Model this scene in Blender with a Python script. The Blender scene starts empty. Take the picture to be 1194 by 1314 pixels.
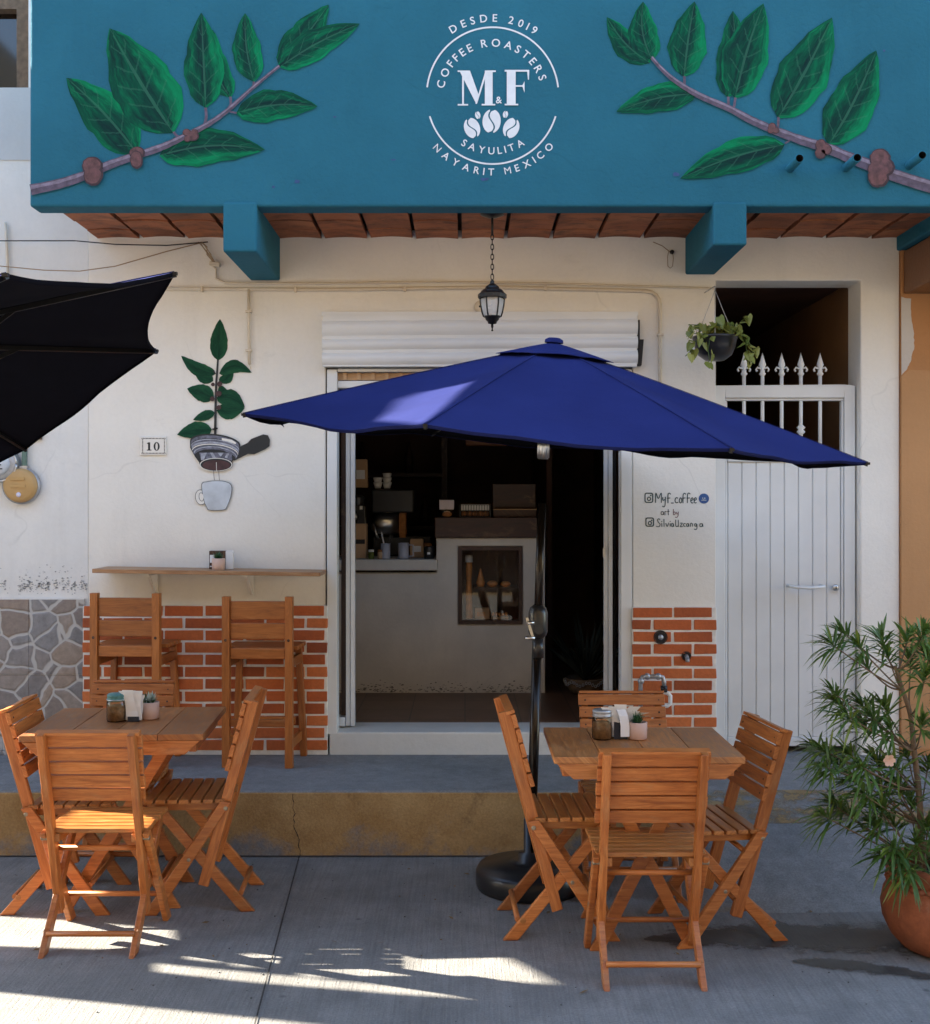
import bpy, bmesh, math, random
from mathutils import Vector, Matrix, Euler
from mathutils.geometry import delaunay_2d_cdt
random.seed(7)
PI = math.pi
S = bpy.context.scene
COL = S.collection
H, YH, F, CX = 1.697, 650.0, 1500.0, 597.0
DW, DB = 6.52, 5.79                      # depth of the facade and of the blue fascia

def P(u, v, d):                          # the world point seen at a pixel of the photo, at depth d
    return Vector(((u-CX)/F*d, d, H-(v-YH)/F*d))
def X(u, d=DW): return (u-CX)/F*d
def Z(v, d=DW): return H-(v-YH)/F*d

# ------------------------------------------------------------------ mesh builder
class MB:
    def __init__(s): s.v=[]; s.f=[]; s.m=[]; s.uv=[]; s.sm=[]
    def face(s, pts, m=0, uv=None, smooth=False):
        i=len(s.v); s.v += [Vector(p) for p in pts]
        s.f.append(list(range(i,i+len(pts)))); s.m.append(m); s.sm.append(smooth)
        s.uv.append(uv if uv else [(p[0],p[2]) for p in s.v[i:]])
    def add(s, verts, faces, m=0, uvs=None, smooth=False):
        i=len(s.v); s.v += [Vector(p) for p in verts]
        for k,fc in enumerate(faces):
            s.f.append([i+j for j in fc]); s.m.append(m); s.sm.append(smooth)
            s.uv.append(uvs[k] if uvs else [(verts[j][0]+verts[j][1]*.3,verts[j][2]+verts[j][1]*.3) for j in fc])
    def box(s, c, size, rot=None, m=0, taper=None):
        ax=max(range(3), key=lambda k:size[k]); ru,rv=random.uniform(0,60),random.uniform(0,60)
        R = rot if isinstance(rot,Matrix) else (Euler(rot).to_matrix() if rot else Matrix.Identity(3))
        c=Vector(c); h=[q/2 for q in size]
        loc=[(sx*h[0],sy*h[1],sz*h[2]) for sx in(-1,1) for sy in(-1,1) for sz in(-1,1)]
        faces=[(0,1,3,2),(4,6,7,5),(0,4,5,1),(2,3,7,6),(0,2,6,4),(1,5,7,3)]
        o=[k for k in range(3) if k!=ax]
        uvs=[[(loc[j][ax]+ru, loc[j][o[0]]+loc[j][o[1]]+rv) for j in fc] for fc in faces]
        s.add([c+R@Vector(p) for p in loc], faces, m, uvs)
    def bx(s, x0,x1,y0,y1,z0,z1,m=0):
        s.box(((x0+x1)/2,(y0+y1)/2,(z0+z1)/2),(abs(x1-x0),abs(y1-y0),abs(z1-z0)),None,m)
    def bar(s, p0, p1, w, t, side=(1,0,0), m=0):      # w measured across, t along 'side'
        p0=Vector(p0); p1=Vector(p1); d=(p1-p0); L=d.length; d.normalize()
        sd=Vector(side); sd=(sd-d*sd.dot(d)).normalized(); n=d.cross(sd)
        R=Matrix((sd,n,d)).transposed()
        s.box((p0+p1)/2,(t,w,L),R,m)
    def cyl(s, p0, p1, r0, r1=None, n=16, m=0, cap=True, smooth=True):
        r1=r0 if r1 is None else r1
        p0=Vector(p0); p1=Vector(p1); d=(p1-p0).normalized()
        a=d.orthogonal().normalized(); b=d.cross(a); L=(p1-p0).length
        ru,rv=random.uniform(0,60),random.uniform(0,60)
        A=[(math.cos(2*PI*k/n),math.sin(2*PI*k/n)) for k in range(n)]
        vs=[p0+(a*c+b*q)*r0 for c,q in A]+[p1+(a*c+b*q)*r1 for c,q in A]
        fs=[(k,(k+1)%n,n+(k+1)%n,n+k) for k in range(n)]
        uv=[[(ru,rv+k*.01),(ru,rv+k*.01+.01),(ru+L,rv+k*.01+.01),(ru+L,rv+k*.01)] for k in range(n)]
        s.add(vs,fs,m,uv,smooth)
        if cap:
            s.face(vs[:n][::-1],m); s.face(vs[n:],m)
    def lathe(s, c, prof, n=32, m=0, axis=None, smooth=True):
        c=Vector(c); R=Matrix.Identity(3)
        if axis is not None: R=Vector((0,0,1)).rotation_difference(Vector(axis)).to_matrix()
        vs=[]; fs=[]; uv=[]
        for r,z in prof:
            for k in range(n):
                a=2*PI*k/n; vs.append(c+R@Vector((r*math.cos(a),r*math.sin(a),z)))
        for i in range(len(prof)-1):
            for k in range(n):
                k2=(k+1)%n
                fs.append((i*n+k,i*n+k2,(i+1)*n+k2,(i+1)*n+k))
                uv.append([(k/n,i*.1),((k+1)/n,i*.1),((k+1)/n,i*.1+.1),(k/n,i*.1+.1)])
        s.add(vs,fs,m,uv,smooth)
    def tube(s, pts, r, n=8, m=0, cap=True):
        pts=[Vector(p) for p in pts]; rr=r if isinstance(r,(list,tuple)) else [r]*len(pts)
        vs=[]; fs=[]; prev=None
        for i,p in enumerate(pts):
            d=(pts[min(i+1,len(pts)-1)]-pts[max(i-1,0)]).normalized()
            a=d.orthogonal().normalized() if prev is None else (prev-d*prev.dot(d)).normalized()
            prev=a; b=d.cross(a)
            for k in range(n):
                t=2*PI*k/n; vs.append(p+(a*math.cos(t)+b*math.sin(t))*rr[i])
        for i in range(len(pts)-1):
            for k in range(n):
                k2=(k+1)%n; fs.append((i*n+k,i*n+k2,(i+1)*n+k2,(i+1)*n+k))
        s.add(vs,fs,m,None,True)
        if cap:
            s.face(vs[:n][::-1],m); s.face(vs[-n:],m)
    def prism(s, pts, off, m=0, m_side=None):         # planar 3-D outline extruded by the vector off
        pts=[Vector(p) for p in pts]; off=Vector(off); n=len(pts); ru,rv=random.uniform(0,60),random.uniform(0,60)
        U=lambda q:[(p[0]+p[1]+ru,p[2]+rv) for p in q]
        q=[p+off for p in pts]
        s.face(pts,m,U(pts)); s.face(q[::-1],m,U(q[::-1]))
        for k in range(n):
            fc=[pts[k],q[k],q[(k+1)%n],pts[(k+1)%n]]
            s.face(fc,m if m_side is None else m_side,U(fc))
    def sphere(s, c, r, m=0, n=12, sc=(1,1,1)):
        c=Vector(c); prof=[]
        k=n//2
        vs=[];fs=[]
        for i in range(k+1):
            t=PI*i/k
            for j in range(n):
                a=2*PI*j/n
                vs.append(c+Vector((r*sc[0]*math.sin(t)*math.cos(a),r*sc[1]*math.sin(t)*math.sin(a),r*sc[2]*math.cos(t))))
        for i in range(k):
            for j in range(n):
                j2=(j+1)%n; fs.append((i*n+j,(i+1)*n+j,(i+1)*n+j2,i*n+j2))
        s.add(vs,fs,m,None,True)

def inside(p, poly):
    x,y=p; r=False; j=len(poly)-1
    for i in range(len(poly)):
        xi,yi=poly[i]; xj,yj=poly[j]
        if (yi>y)!=(yj>y) and x<(xj-xi)*(y-yi)/(yj-yi)+xi: r=not r
        j=i
    return r
def slab(mb, outer, holes, to3, off, m=0):            # flat plate with openings: outline and holes in 2-D
    vs=[Vector(p) for p in outer]; ed=[(i,(i+1)%len(outer)) for i in range(len(outer))]
    loops=[list(range(len(outer)))]
    for h in holes:
        b=len(vs); vs+=[Vector(p) for p in h]; ed+=[(b+i,b+(i+1)%len(h)) for i in range(len(h))]
        loops.append([b+i for i in range(len(h))])
    V,E,Fc,_,_,_=delaunay_2d_cdt(vs,ed,[],0,1e-6)
    off=Vector(off)
    for f in Fc:
        c=(sum((V[i].x for i in f))/len(f),sum((V[i].y for i in f))/len(f))
        if not inside(c,outer) or any(inside(c,h) for h in holes): continue
        a=[Vector(to3(V[i].x,V[i].y)) for i in f]
        uv=[(V[i].x,V[i].y) for i in f]
        mb.face(a,m,uv); mb.face([p+off for p in a][::-1],m,uv[::-1])
    for lp in loops:
        for k in range(len(lp)):
            a=Vector(to3(*vs[lp[k]])); b=Vector(to3(*vs[lp[(k+1)%len(lp)]]))
            mb.face([a,b,b+off,a+off],m,[(a.x+a.y,a.z),(b.x+b.y,b.z),(b.x+b.y+.1,b.z),(a.x+a.y+.1,a.z)])

def rootloc(o):
    L=Vector((0,0,0))
    while o is not None: L+=o.location; o=o.parent
    return L
def obj(name, mb, mats, parent=None, bevel=0, weld=True, auto=True):
    me=bpy.data.meshes.new(name)
    L=rootloc(parent) if parent else Vector((0,0,0))
    me.from_pydata([p-L for p in mb.v],[],mb.f)
    ul=me.uv_layers.new(name='UVMap'); i=0
    for k,pl in enumerate(me.polygons):
        pl.material_index=mb.m[k]; pl.use_smooth=mb.sm[k]
        for q in mb.uv[k]:
            ul.data[i].uv=q; i+=1
    bm=bmesh.new(); bm.from_mesh(me)
    if weld: bmesh.ops.remove_doubles(bm,verts=bm.verts,dist=1e-5)
    bmesh.ops.recalc_face_normals(bm,faces=bm.faces)
    bm.to_mesh(me); bm.free()
    for mt in (mats if isinstance(mats,(list,tuple)) else [mats]): me.materials.append(mt)
    o=bpy.data.objects.new(name,me); COL.objects.link(o)
    if parent: o.parent=parent
    if bevel:
        b=o.modifiers.new('bevel','BEVEL'); b.width=bevel; b.segments=2; b.limit_method='ANGLE'; b.angle_limit=math.radians(40)
    return o
def tag(o, label, cat, group=None):
    o['label']=label; o['category']=cat
    if group: o['group']=group
    return o
def thing(name, label, cat, loc=(0,0,0), group=None):
    o=bpy.data.objects.new(name,None); COL.objects.link(o); o.location=loc; o.empty_display_size=.1
    return tag(o,label,cat,group)
def struct(name, mb, mats, kind='structure', **k):
    o=obj(name,mb,mats,None,**k); o['kind']=kind; return o
def dup(root, loc, rz, label, group=None, zs=1.0):
    r=root.copy(); COL.objects.link(r); r.location=loc; r.rotation_euler=(0,0,rz); r.scale=(1,1,zs)
    r['label']=label
    if group: r['group']=group
    for ch in root.children:
        c=ch.copy(); COL.objects.link(c); c.parent=r
        for g in ch.children:
            e=g.copy(); COL.objects.link(e); e.parent=c
    return r

# ------------------------------------------------------------------ materials
def lin(h):
    h=h.lstrip('#'); r=[]
    for k in (0,2,4):
        c=int(h[k:k+2],16)/255; r.append(c/12.92 if c<=.04045 else ((c+.055)/1.055)**2.4)
    return tuple(r)
def sc(c,k): return tuple(min(1,q*k) for q in c)
class NT:
    def __init__(s,name):
        s.mat=bpy.data.materials.new(name); s.mat.use_nodes=True
        s.t=s.mat.node_tree; s.n=s.t.nodes; s.b=s.n['Principled BSDF']
    def node(s,typ,**k):
        o=s.n.new(typ)
        for a,b in k.items(): setattr(o,a,b)
        return o
    def link(s,a,b): s.t.links.new(a,b)
    def coord(s,which='Object',scale=(1,1,1)):
        tc=s.node('ShaderNodeTexCoord'); mp=s.node('ShaderNodeMapping'); mp.inputs['Scale'].default_value=scale
        s.link(tc.outputs[which],mp.inputs['Vector']); return mp.outputs['Vector']
    def noise(s,vec,scale=5,detail=4,rough=.55,dist=0):
        o=s.node('ShaderNodeTexNoise'); o.inputs['Scale'].default_value=scale; o.inputs['Detail'].default_value=detail
        o.inputs['Roughness'].default_value=rough; o.inputs['Distortion'].default_value=dist
        if vec is not None: s.link(vec,o.inputs['Vector'])
        return o.outputs['Fac']
    def ramp(s,fac,stops):
        o=s.node('ShaderNodeValToRGB'); e=o.color_ramp.elements
        while len(e)<len(stops): e.new(.5)
        for q,(p,c) in zip(e,stops):
            q.position=p; q.color=(*c,1) if not isinstance(c,(int,float)) else (c,c,c,1)
        s.link(fac,o.inputs['Fac']); return o.outputs['Color']
    def mix(s,fac,a,b,mode='MIX'):
        o=s.node('ShaderNodeMix'); o.data_type='RGBA'; o.blend_type=mode
        for sock,val in ((o.inputs[0],fac),(o.inputs[6],a),(o.inputs[7],b)):
            if isinstance(val,(int,float)): sock.default_value=val
            elif isinstance(val,tuple): sock.default_value=(*val,1)
            else: s.link(val,sock)
        return o.outputs[2]
    def math(s,op,a,b=0,c=0):
        o=s.node('ShaderNodeMath'); o.operation=op
        for k,val in enumerate((a,b,c)):
            if isinstance(val,(int,float)): o.inputs[k].default_value=val
            else: s.link(val,o.inputs[k])
        return o.outputs[0]
    def sep(s,vec):
        o=s.node('ShaderNodeSeparateXYZ'); s.link(vec,o.inputs[0]); return o.outputs
    def bump(s,h,strength=.3,dist=.01):
        o=s.node('ShaderNodeBump'); o.inputs['Strength'].default_value=strength; o.inputs['Distance'].default_value=dist
        s.link(h,o.inputs['Height']); s.link(o.outputs[0],s.b.inputs['Normal'])
    def set(s,col=None,rough=None,metal=None,spec=None):
        if col is not None:
            if isinstance(col,tuple): s.b.inputs['Base Color'].default_value=(*col,1)
            else: s.link(col,s.b.inputs['Base Color'])
        if rough is not None:
            if isinstance(rough,(int,float)): s.b.inputs['Roughness'].default_value=rough
            else: s.link(rough,s.b.inputs['Roughness'])
        if metal is not None: s.b.inputs['Metallic'].default_value=metal
        if spec is not None: s.b.inputs['Specular IOR Level'].default_value=spec
        return s.mat
def plain(name,col,rough=.5,metal=0,var=.12,scale=12,bump=0,spec=None):
    n=NT(name); v=n.coord('Object')
    f=n.noise(v,scale,5)
    c=n.ramp(f,[(.3,sc(col,1-var)),(.7,sc(col,1+var))])
    n.set(c,rough,metal,spec)
    if bump: n.bump(n.noise(v,scale*6,4),bump,.004)
    return n.mat
def plaster(name,col,stain=.1,bump=.25):
    n=NT(name); v=n.coord('Object')
    big=n.noise(v,1.3,6,.6); fine=n.noise(v,45,5,.65)
    vs=n.coord('Object',(2.2,2.2,.22)); drip=n.noise(vs,2.2,6,.65)
    c=n.ramp(big,[(.3,sc(col,1-stain)),(.65,sc(col,1.04))])
    d=n.ramp(drip,[(.56,1.0),(.85,.88)])
    c=n.mix(.8,c,d,'MULTIPLY')
    c=n.mix(.25,c,n.ramp(fine,[(.3,.88),(.6,1.0)]),'MULTIPLY')
    cd=n.node('ShaderNodeTexNoise'); cd.inputs['Scale'].default_value=2.5; n.link(v,cd.inputs['Vector'])
    cv=n.node('ShaderNodeMix'); cv.data_type='VECTOR'; cv.inputs[0].default_value=.22; n.link(v,cv.inputs[4]); n.link(cd.outputs['Color'],cv.inputs[5])
    vo=n.node('ShaderNodeTexVoronoi'); vo.feature='DISTANCE_TO_EDGE'; vo.inputs['Scale'].default_value=1.1; n.link(cv.outputs[1],vo.inputs['Vector'])
    hair=n.math('MULTIPLY',n.ramp(vo.outputs['Distance'],[(.0012,.22),(.0035,0.0)]),n.ramp(n.noise(v,1.7,3),[(.5,0.0),(.6,1.0)]))
    c=n.mix(hair,c,sc(col,.45))
    sm=n.noise(n.coord('Object',(1.5,1.5,3)),2.6,6,.72); c=n.mix(n.ramp(sm,[(.60,0.0),(.74,.22)]),c,sc(col,.6))
    n.set(c,.85,None,.2); n.bump(n.mix(.35,fine,n.noise(v,9,4)),bump,.012); return n.mat
def wood(name,a,b,c,rough=.42,wear=None):
    n=NT(name); v=n.coord('UV',(1.0,9.0,1))
    base=n.noise(n.coord('UV',(.35,.9,1)),1.6,2)
    g=n.noise(v,7,7,.62,.8); g2=n.noise(n.coord('UV',(2.5,70,1)),4,4,.6)
    col=n.ramp(g,[(.28,a),(.5,b),(.72,c)])
    col=n.mix(.55,col,n.ramp(base,[(.3,.6),(.7,1.25)]),'MULTIPLY')
    col=n.mix(.4,col,n.ramp(g2,[(.35,.72),(.6,1.08)]),'MULTIPLY')
    if wear:
        w=n.noise(n.coord('UV',(2,5,1)),3.5,6,.7)
        col=n.mix(n.ramp(w,[(.52,0.0),(.68,.75)]),col,wear)
    oi=n.node('ShaderNodeObjectInfo'); col=n.mix(.5,col,n.ramp(oi.outputs['Random'],[(.0,(.55,.50,.46)),(.5,(1,1,1)),(1.0,(1.3,1.4,1.5))]),'MULTIPLY'); fd=n.noise(n.coord('UV',(3,6,1)),1.7,6,.7); col=n.mix(n.ramp(fd,[(.56,0.0),(.72,.38)]),col,(.44,.27,.13))
    sp=n.noise(n.coord('UV',(14,14,1)),3,4,.7); col=n.mix(n.ramp(sp,[(.70,0.0),(.78,.3)]),col,sc(a,.45))
    n.set(col,n.ramp(g,[(.3,rough-.08),(.7,rough+.12)])); n.bump(g2,.18,.003); return n.mat

M={}
M['white_wall']=plaster('white_wall_paint',(.82,.79,.73),.06)
M['cream_wall']=plaster('cream_wall_paint',(.66,.50,.335),.08)
M['old_wall']=plaster('old_white_plaster',(.76,.755,.73),.1)
M['grey_wall']=plaster('grey_white_plaster',(.55,.57,.58),.1)
M['orange_wall']=plaster('orange_plaster',(.46,.225,.095),.10)
M['brown_wall']=plaster('brown_gloss_paint',(.20,.085,.035),.1); M['brown_wall'].node_tree.nodes['Principled BSDF'].inputs['Roughness'].default_value=.35
M['pale_patch']=plaster('bare_pale_plaster',(.60,.55,.50),.14)
M['blue']=plaster('blue_fascia_paint',(.025,.145,.212),.16,.6)
M['blue'].node_tree.nodes['Principled BSDF'].inputs['Roughness'].default_value=.75; M['blue'].node_tree.nodes['Principled BSDF'].inputs['Specular IOR Level'].default_value=.12
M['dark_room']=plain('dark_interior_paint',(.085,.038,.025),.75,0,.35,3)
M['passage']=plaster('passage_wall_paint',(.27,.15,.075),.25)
M['conc']=plaster('counter_concrete',(.74,.69,.61),.25,.2)
M['sill']=plaster('white_sill_paint',(.72,.72,.69),.13)
M['white_metal']=plain('white_enamel',(.74,.75,.75),.35,0,.04,3,.02)
M['gate_metal']=plain('gate_white_enamel',(.70,.72,.725),.45,0,.11,1.7,.05)
M['alu']=plain('aluminium',(.62,.66,.72),.3,.35,.05)
M['black_metal']=plain('black_metal',(.012,.011,.011),.38,.2)
M['dark_gap']=plain('rubber_and_recess_shade',(.015,.012,.012),.7)
M['steel']=plain('steel',(.6,.6,.6),.28,1.0,.08)
M['galv']=plain('galvanised_pipe',(.42,.43,.45),.45,.7,.2,30)
M['pvc']=plain('painted_pipe',(.66,.58,.46),.5,0,.06)
M['cable']=plain('black_cable',(.02,.018,.018),.6)
M['tan_cable']=plain('tan_cable',(.35,.25,.15),.6)
M['black_plastic']=plain('black_plastic',(.02,.02,.022),.3)
M['chair']=wood('chair_wood',(.29,.080,.017),(.47,.148,.032),(.60,.225,.062))
M['seat']=wood('seat_wood',(.27,.082,.018),(.43,.155,.034),(.56,.24,.07),.4)
M['stool']=wood('stool_wood',(.24,.068,.013),(.38,.115,.021),(.47,.16,.034))
M['top']=wood('tabletop_wood',(.25,.080,.022),(.43,.155,.042),(.55,.235,.075),.46,(.24,.11,.05))
M['shelf']=wood('shelf_wood',(.22,.10,.04),(.36,.18,.08),(.43,.26,.14),.45)
M['dark_wood']=wood('dark_wood',(.022,.008,.005),(.05,.017,.010),(.08,.027,.016),.45)
M['bolt']=plain('zinc_bolt',(.32,.27,.2),.4,.8)
def terra():
    n=NT('terracotta'); o=n.coord('Object')
    c=n.ramp(n.noise(o,5,6,.65),[(.3,(.20,.060,.026)),(.6,(.34,.105,.044)),(.8,(.42,.16,.075))])
    c=n.mix(n.ramp(n.noise(n.coord('Object',(3,3,1.2)),2.2,7,.75),[(.55,0.0),(.75,.4)]),c,(.42,.30,.22))
    c=n.mix(.5,c,n.ramp(n.noise(o,45,5,.7),[(.3,.6),(.65,1.12)]),'MULTIPLY')
    n.set(c,.75,None,.3); n.bump(n.noise(o,30,5),.35,.006); return n.mat
M['terracotta']=terra()
M['soil']=plain('soil',(.03,.02,.014),.95,0,.4,40,.5)
M['bark']=plain('bark',(.16,.105,.065),.85,0,.3,30,.5)
M['paper']=plain('white_paper',(.80,.80,.80),.7,0,.03)
M['pot']=plain('pink_ceramic',(.62,.42,.34),.55,0,.06)
M['coffee']=plain('brown_sugar',(.30,.165,.075),.9,0,.4,60,.4)
M['paintwhite']=plain('white_sign_paint',(.72,.74,.76),.6,0,.07,20)
M['stem_paint']=plain('violet_brown_paint',(.095,.070,.105),.65,0,.35,40)
M['stem_light']=plain('pale_stem_paint',(.20,.165,.22),.65,0,.35,40)
M['cherry']=plain('brown_berry_paint',(.060,.024,.026),.6,0,.35,25)
M['ink']=plain('black_ink_paint',(.018,.02,.022),.6)
M['teal_ink']=plain('dark_teal_ink',(.02,.05,.05),.6)
M['red_ink']=plain('dull_red_ink',(.16,.045,.05),.6)
M['badge']=plain('blue_badge_paint',(.03,.09,.26),.6)
M['tile_white']=plain('glazed_white',(.78,.76,.72),.2,0,.03)
M['card']=plain('cardboard',(.50,.32,.18),.8,0,.1)
M['lilac']=plain('lilac_card',(.7,.66,.78),.7)
M['bread']=plain('bread_crust',(.32,.13,.04),.8,0,.35,30,.3)
M['cupw']=plain('grey_enamel',(.42,.44,.52),.35)
M['leafdark']=None

def navy():
    n=NT('navy_canvas'); v=n.coord('Object')
    w=n.noise(n.coord('Object',(220,220,220)),1,2)
    c=n.ramp(n.noise(v,2.2,4),[(.3,(.0115,.0165,.088)),(.7,(.017,.024,.118))])
    n.set(c,.9,None,.10); n.bump(n.mix(.5,w,n.noise(n.coord('Object',(9,9,9)),1.3,4,.6)),.35,.006); return n.mat
M['navy']=navy(); M['lining']=plain('shade_black_underside',(.006,.006,.010),.9,0,.1,12,0,.05)  # canopy underside coloured near black to stand for the shade beneath
def brick():
    n=NT('orange_brick'); v=n.coord('UV'); o=n.coord('Object')
    c=n.ramp(n.noise(v,.9,1),[(.3,(.30,.070,.022)),(.5,(.52,.120,.030)),(.7,(.64,.19,.055))])
    c=n.mix(.45,c,n.ramp(n.noise(o,40,5,.7),[(.3,.65),(.65,1.1)]),'MULTIPLY')
    n.set(c,.75); n.bump(n.noise(o,70,5),.4,.006); return n.mat
M['brick']=brick(); M['mortar']=plain('white_mortar',(.80,.77,.72),.9,0,.1,25,.3)
def soffit():
    n=NT('soffit_brick'); v=n.coord('UV'); o=n.coord('Object')
    c=n.ramp(n.noise(v,1.1,2),[(.25,(.16,.050,.020)),(.5,(.37,.112,.042)),(.75,(.50,.19,.075))])
    st=n.noise(n.coord('Object',(5,9,1)),1.3,6,.7)
    c=n.mix(n.ramp(st,[(.45,0.0),(.66,.75)]),c,(.075,.026,.015))
    n.set(c,.75); n.bump(n.noise(o,60,5),.4,.006); return n.mat
M['soffit']=soffit()
def floor_tile():
    n=NT('brown_floor_tile'); o=n.coord('Object')
    b=n.node('ShaderNodeTexBrick'); b.offset=0; b.inputs['Scale'].default_value=1; b.inputs['Brick Width'].default_value=.33; b.inputs['Row Height'].default_value=.33
    b.inputs['Mortar Size'].default_value=.004
    b.inputs['Color1'].default_value=(.20,.105,.065,1); b.inputs['Color2'].default_value=(.15,.075,.045,1); b.inputs['Mortar'].default_value=(.06,.04,.03,1)
    n.link(o,b.inputs['Vector'])
    c=n.mix(.6,b.outputs['Color'],n.ramp(n.noise(o,5,6,.7),[(.3,.6),(.7,1.25)]),'MULTIPLY')
    n.set(c,.38); return n.mat
M['floor']=floor_tile()
def stone():
    n=NT('flagstone_tile'); o=n.coord('Object',(1,.01,1))
    d=n.noise(o,7,3); 
    w=n.node('ShaderNodeMix'); w.data_type='VECTOR'; w.inputs[0].default_value=.06
    dn=n.node('ShaderNodeTexNoise'); dn.inputs['Scale'].default_value=6; n.link(o,dn.inputs['Vector'])
    n.link(o,w.inputs[4]); n.link(dn.outputs['Color'],w.inputs[5])
    ve=n.node('ShaderNodeTexVoronoi'); ve.feature='DISTANCE_TO_EDGE'; ve.inputs['Scale'].default_value=7.4; n.link(w.outputs[1],ve.inputs['Vector'])
    vc=n.node('ShaderNodeTexVoronoi'); vc.inputs['Scale'].default_value=7.4; n.link(w.outputs[1],vc.inputs['Vector'])
    sx=n.sep(vc.outputs['Color'])
    c=n.ramp(sx[0],[(.15,(.21,.205,.21)),(.4,(.27,.215,.18)),(.62,(.33,.265,.215)),(.85,(.25,.245,.25))])
    c=n.mix(.7,c,n.ramp(n.noise(o,22,6,.7),[(.3,.6),(.7,1.25)]),'MULTIPLY')
    e=n.ramp(ve.outputs['Distance'],[(.028,1.0),(.05,0.0)])
    c=n.mix(e,c,(.47,.46,.44)); n.set(c,.7)
    n.bump(n.mix(.25,n.ramp(ve.outputs['Distance'],[(.02,0.0),(.09,1.0)]),n.noise(o,30,5)),.45,.012); return n.mat
M['stone']=stone()
def street_mat():
    n=NT('brushed_concrete'); o=n.coord('Object')
    big=n.noise(o,.55,7,.65); med=n.noise(o,5,6,.7); fine=n.noise(o,110,4,.7)
    ln=n.noise(n.coord('Object',(85,2.6,1)),1,4,.7,.25)
    c=n.ramp(big,[(.25,(.160,.159,.154)),(.6,(.245,.240,.230))])
    c=n.mix(.7,c,n.ramp(med,[(.3,.66),(.62,1.1)]),'MULTIPLY')
    c=n.mix(.75,c,n.ramp(ln,[(.36,.80),(.58,1.06)]),'MULTIPLY')
    c=n.mix(.6,c,n.ramp(fine,[(.3,.6),(.65,1.2)]),'MULTIPLY')
    sp=n.node('ShaderNodeTexVoronoi'); sp.inputs['Scale'].default_value=3.1; n.link(o,sp.inputs['Vector'])
    c=n.mix(n.ramp(n.math('ADD',sp.outputs['Distance'],n.math('MULTIPLY',med,.06)),[(.055,.65),(.085,0.0)]),c,(.05,.05,.055))
    c=n.mix(n.ramp(n.noise(n.coord('Object',(1.1,1.7,1)),1.3,7,.75),[(.56,0.0),(.70,.45)]),c,(.12,.12,.125))
    n.set(c,.85); n.bump(n.mix(.5,ln,fine),.6,.01); return n.mat
M['street']=street_mat()
def walk_mat():
    n=NT('dark_concrete'); o=n.coord('Object')
    c=n.ramp(n.noise(o,1.1,7,.7),[(.28,(.165,.170,.172)),(.62,(.25,.253,.253))])
    c=n.mix(.6,c,n.ramp(n.noise(o,14,6,.75),[(.3,.62),(.65,1.2)]),'MULTIPLY')
    c=n.mix(.6,c,n.ramp(n.noise(o,130,4,.7),[(.3,.55),(.68,1.3)]),'MULTIPLY')
    n.set(c,.85); n.bump(n.noise(o,110,5,.7),.5,.008); return n.mat
M['walk']=walk_mat()
def curb_mat(thr=(.27,.42)):
    n=NT('worn_yellow_kerb'); o=n.coord('Object'); z=n.sep(o)[2]
    g=n.ramp(n.noise(o,3,7,.7),[(.3,(.15,.16,.18)),(.65,(.23,.23,.235))])
    y=n.ramp(n.noise(o,5,6,.7),[(.3,(.31,.175,.06)),(.65,(.46,.30,.13))])
    k=n.noise(o,2.3,7,.72)
    k=n.math('ADD',k,n.math('MULTIPLY',n.math('SUBTRACT',z,.16),1.0))
    c=n.mix(n.ramp(k,[(thr[0],0.0),(thr[1],1.0)]),g,y)
    r=n.noise(n.coord('Object',(1.5,1,1)),2.1,5,.7)
    c=n.mix(n.ramp(r,[(.62,0.0),(.72,.6)]),c,(.10,.055,.025))
    c=n.mix(.55,c,n.ramp(n.noise(o,90,4,.7),[(.3,.6),(.66,1.2)]),'MULTIPLY')
    n.set(c,.85); n.bump(n.noise(o,80,5,.7),.5,.008); return n.mat
M['curb']=curb_mat()
def painted_leaf(name,dark,mid,bright,vein,soft=1.0):
    n=NT(name); tc=n.node('ShaderNodeTexCoord'); uv=n.sep(tc.outputs['UV'])
    u=n.math('FRACT',uv[0]); s=uv[1]; a=n.math('ABSOLUTE',s)
    nz=n.noise(tc.outputs['UV'],2.3,5,.65,.5); nf=n.noise(tc.outputs['UV'],9,4,.7)
    k=n.math('ADD',n.math('MULTIPLY',nz,1.0),n.math('MULTIPLY',a,.22))
    k=n.math('ADD',k,n.math('MULTIPLY',s,.10))
    c=n.ramp(k,[(.42,dark),(.6,mid),(.84,bright)])
    c=n.mix(.4,c,n.ramp(nf,[(.3,.55),(.7,1.3)]),'MULTIPLY')
    q=n.math('FRACT',n.math('MULTIPLY',n.math('SUBTRACT',u,n.math('MULTIPLY',a,.2)),6.0))
    q=n.math('ADD',q,n.math('MULTIPLY',n.math('SUBTRACT',nf,.5),.25))
    sv=n.math('LESS_THAN',n.math('ABSOLUTE',n.math('SUBTRACT',q,.5)),.05)
    sv=n.math('MULTIPLY',sv,n.math('LESS_THAN',a,n.math('ADD',.25,n.math('MULTIPLY',nz,.9))))
    mr=n.math('LESS_THAN',a,.05)
    f=n.math('MAXIMUM',n.math('MULTIPLY',sv,.35*soft),n.math('MULTIPLY',mr,.55*soft))
    c=n.mix(f,c,vein); n.set(c,.75,None,.12); return n.mat
M['bleaf']=painted_leaf('green_mural_leaf',(.005,.030,.028),(.003,.072,.040),(.002,.205,.080),(.05,.19,.12),.75)
M['wleaf']=painted_leaf('dark_mural_leaf',(.008,.045,.025),(.012,.065,.034),(.02,.095,.045),(.008,.03,.02),.8)
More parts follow.
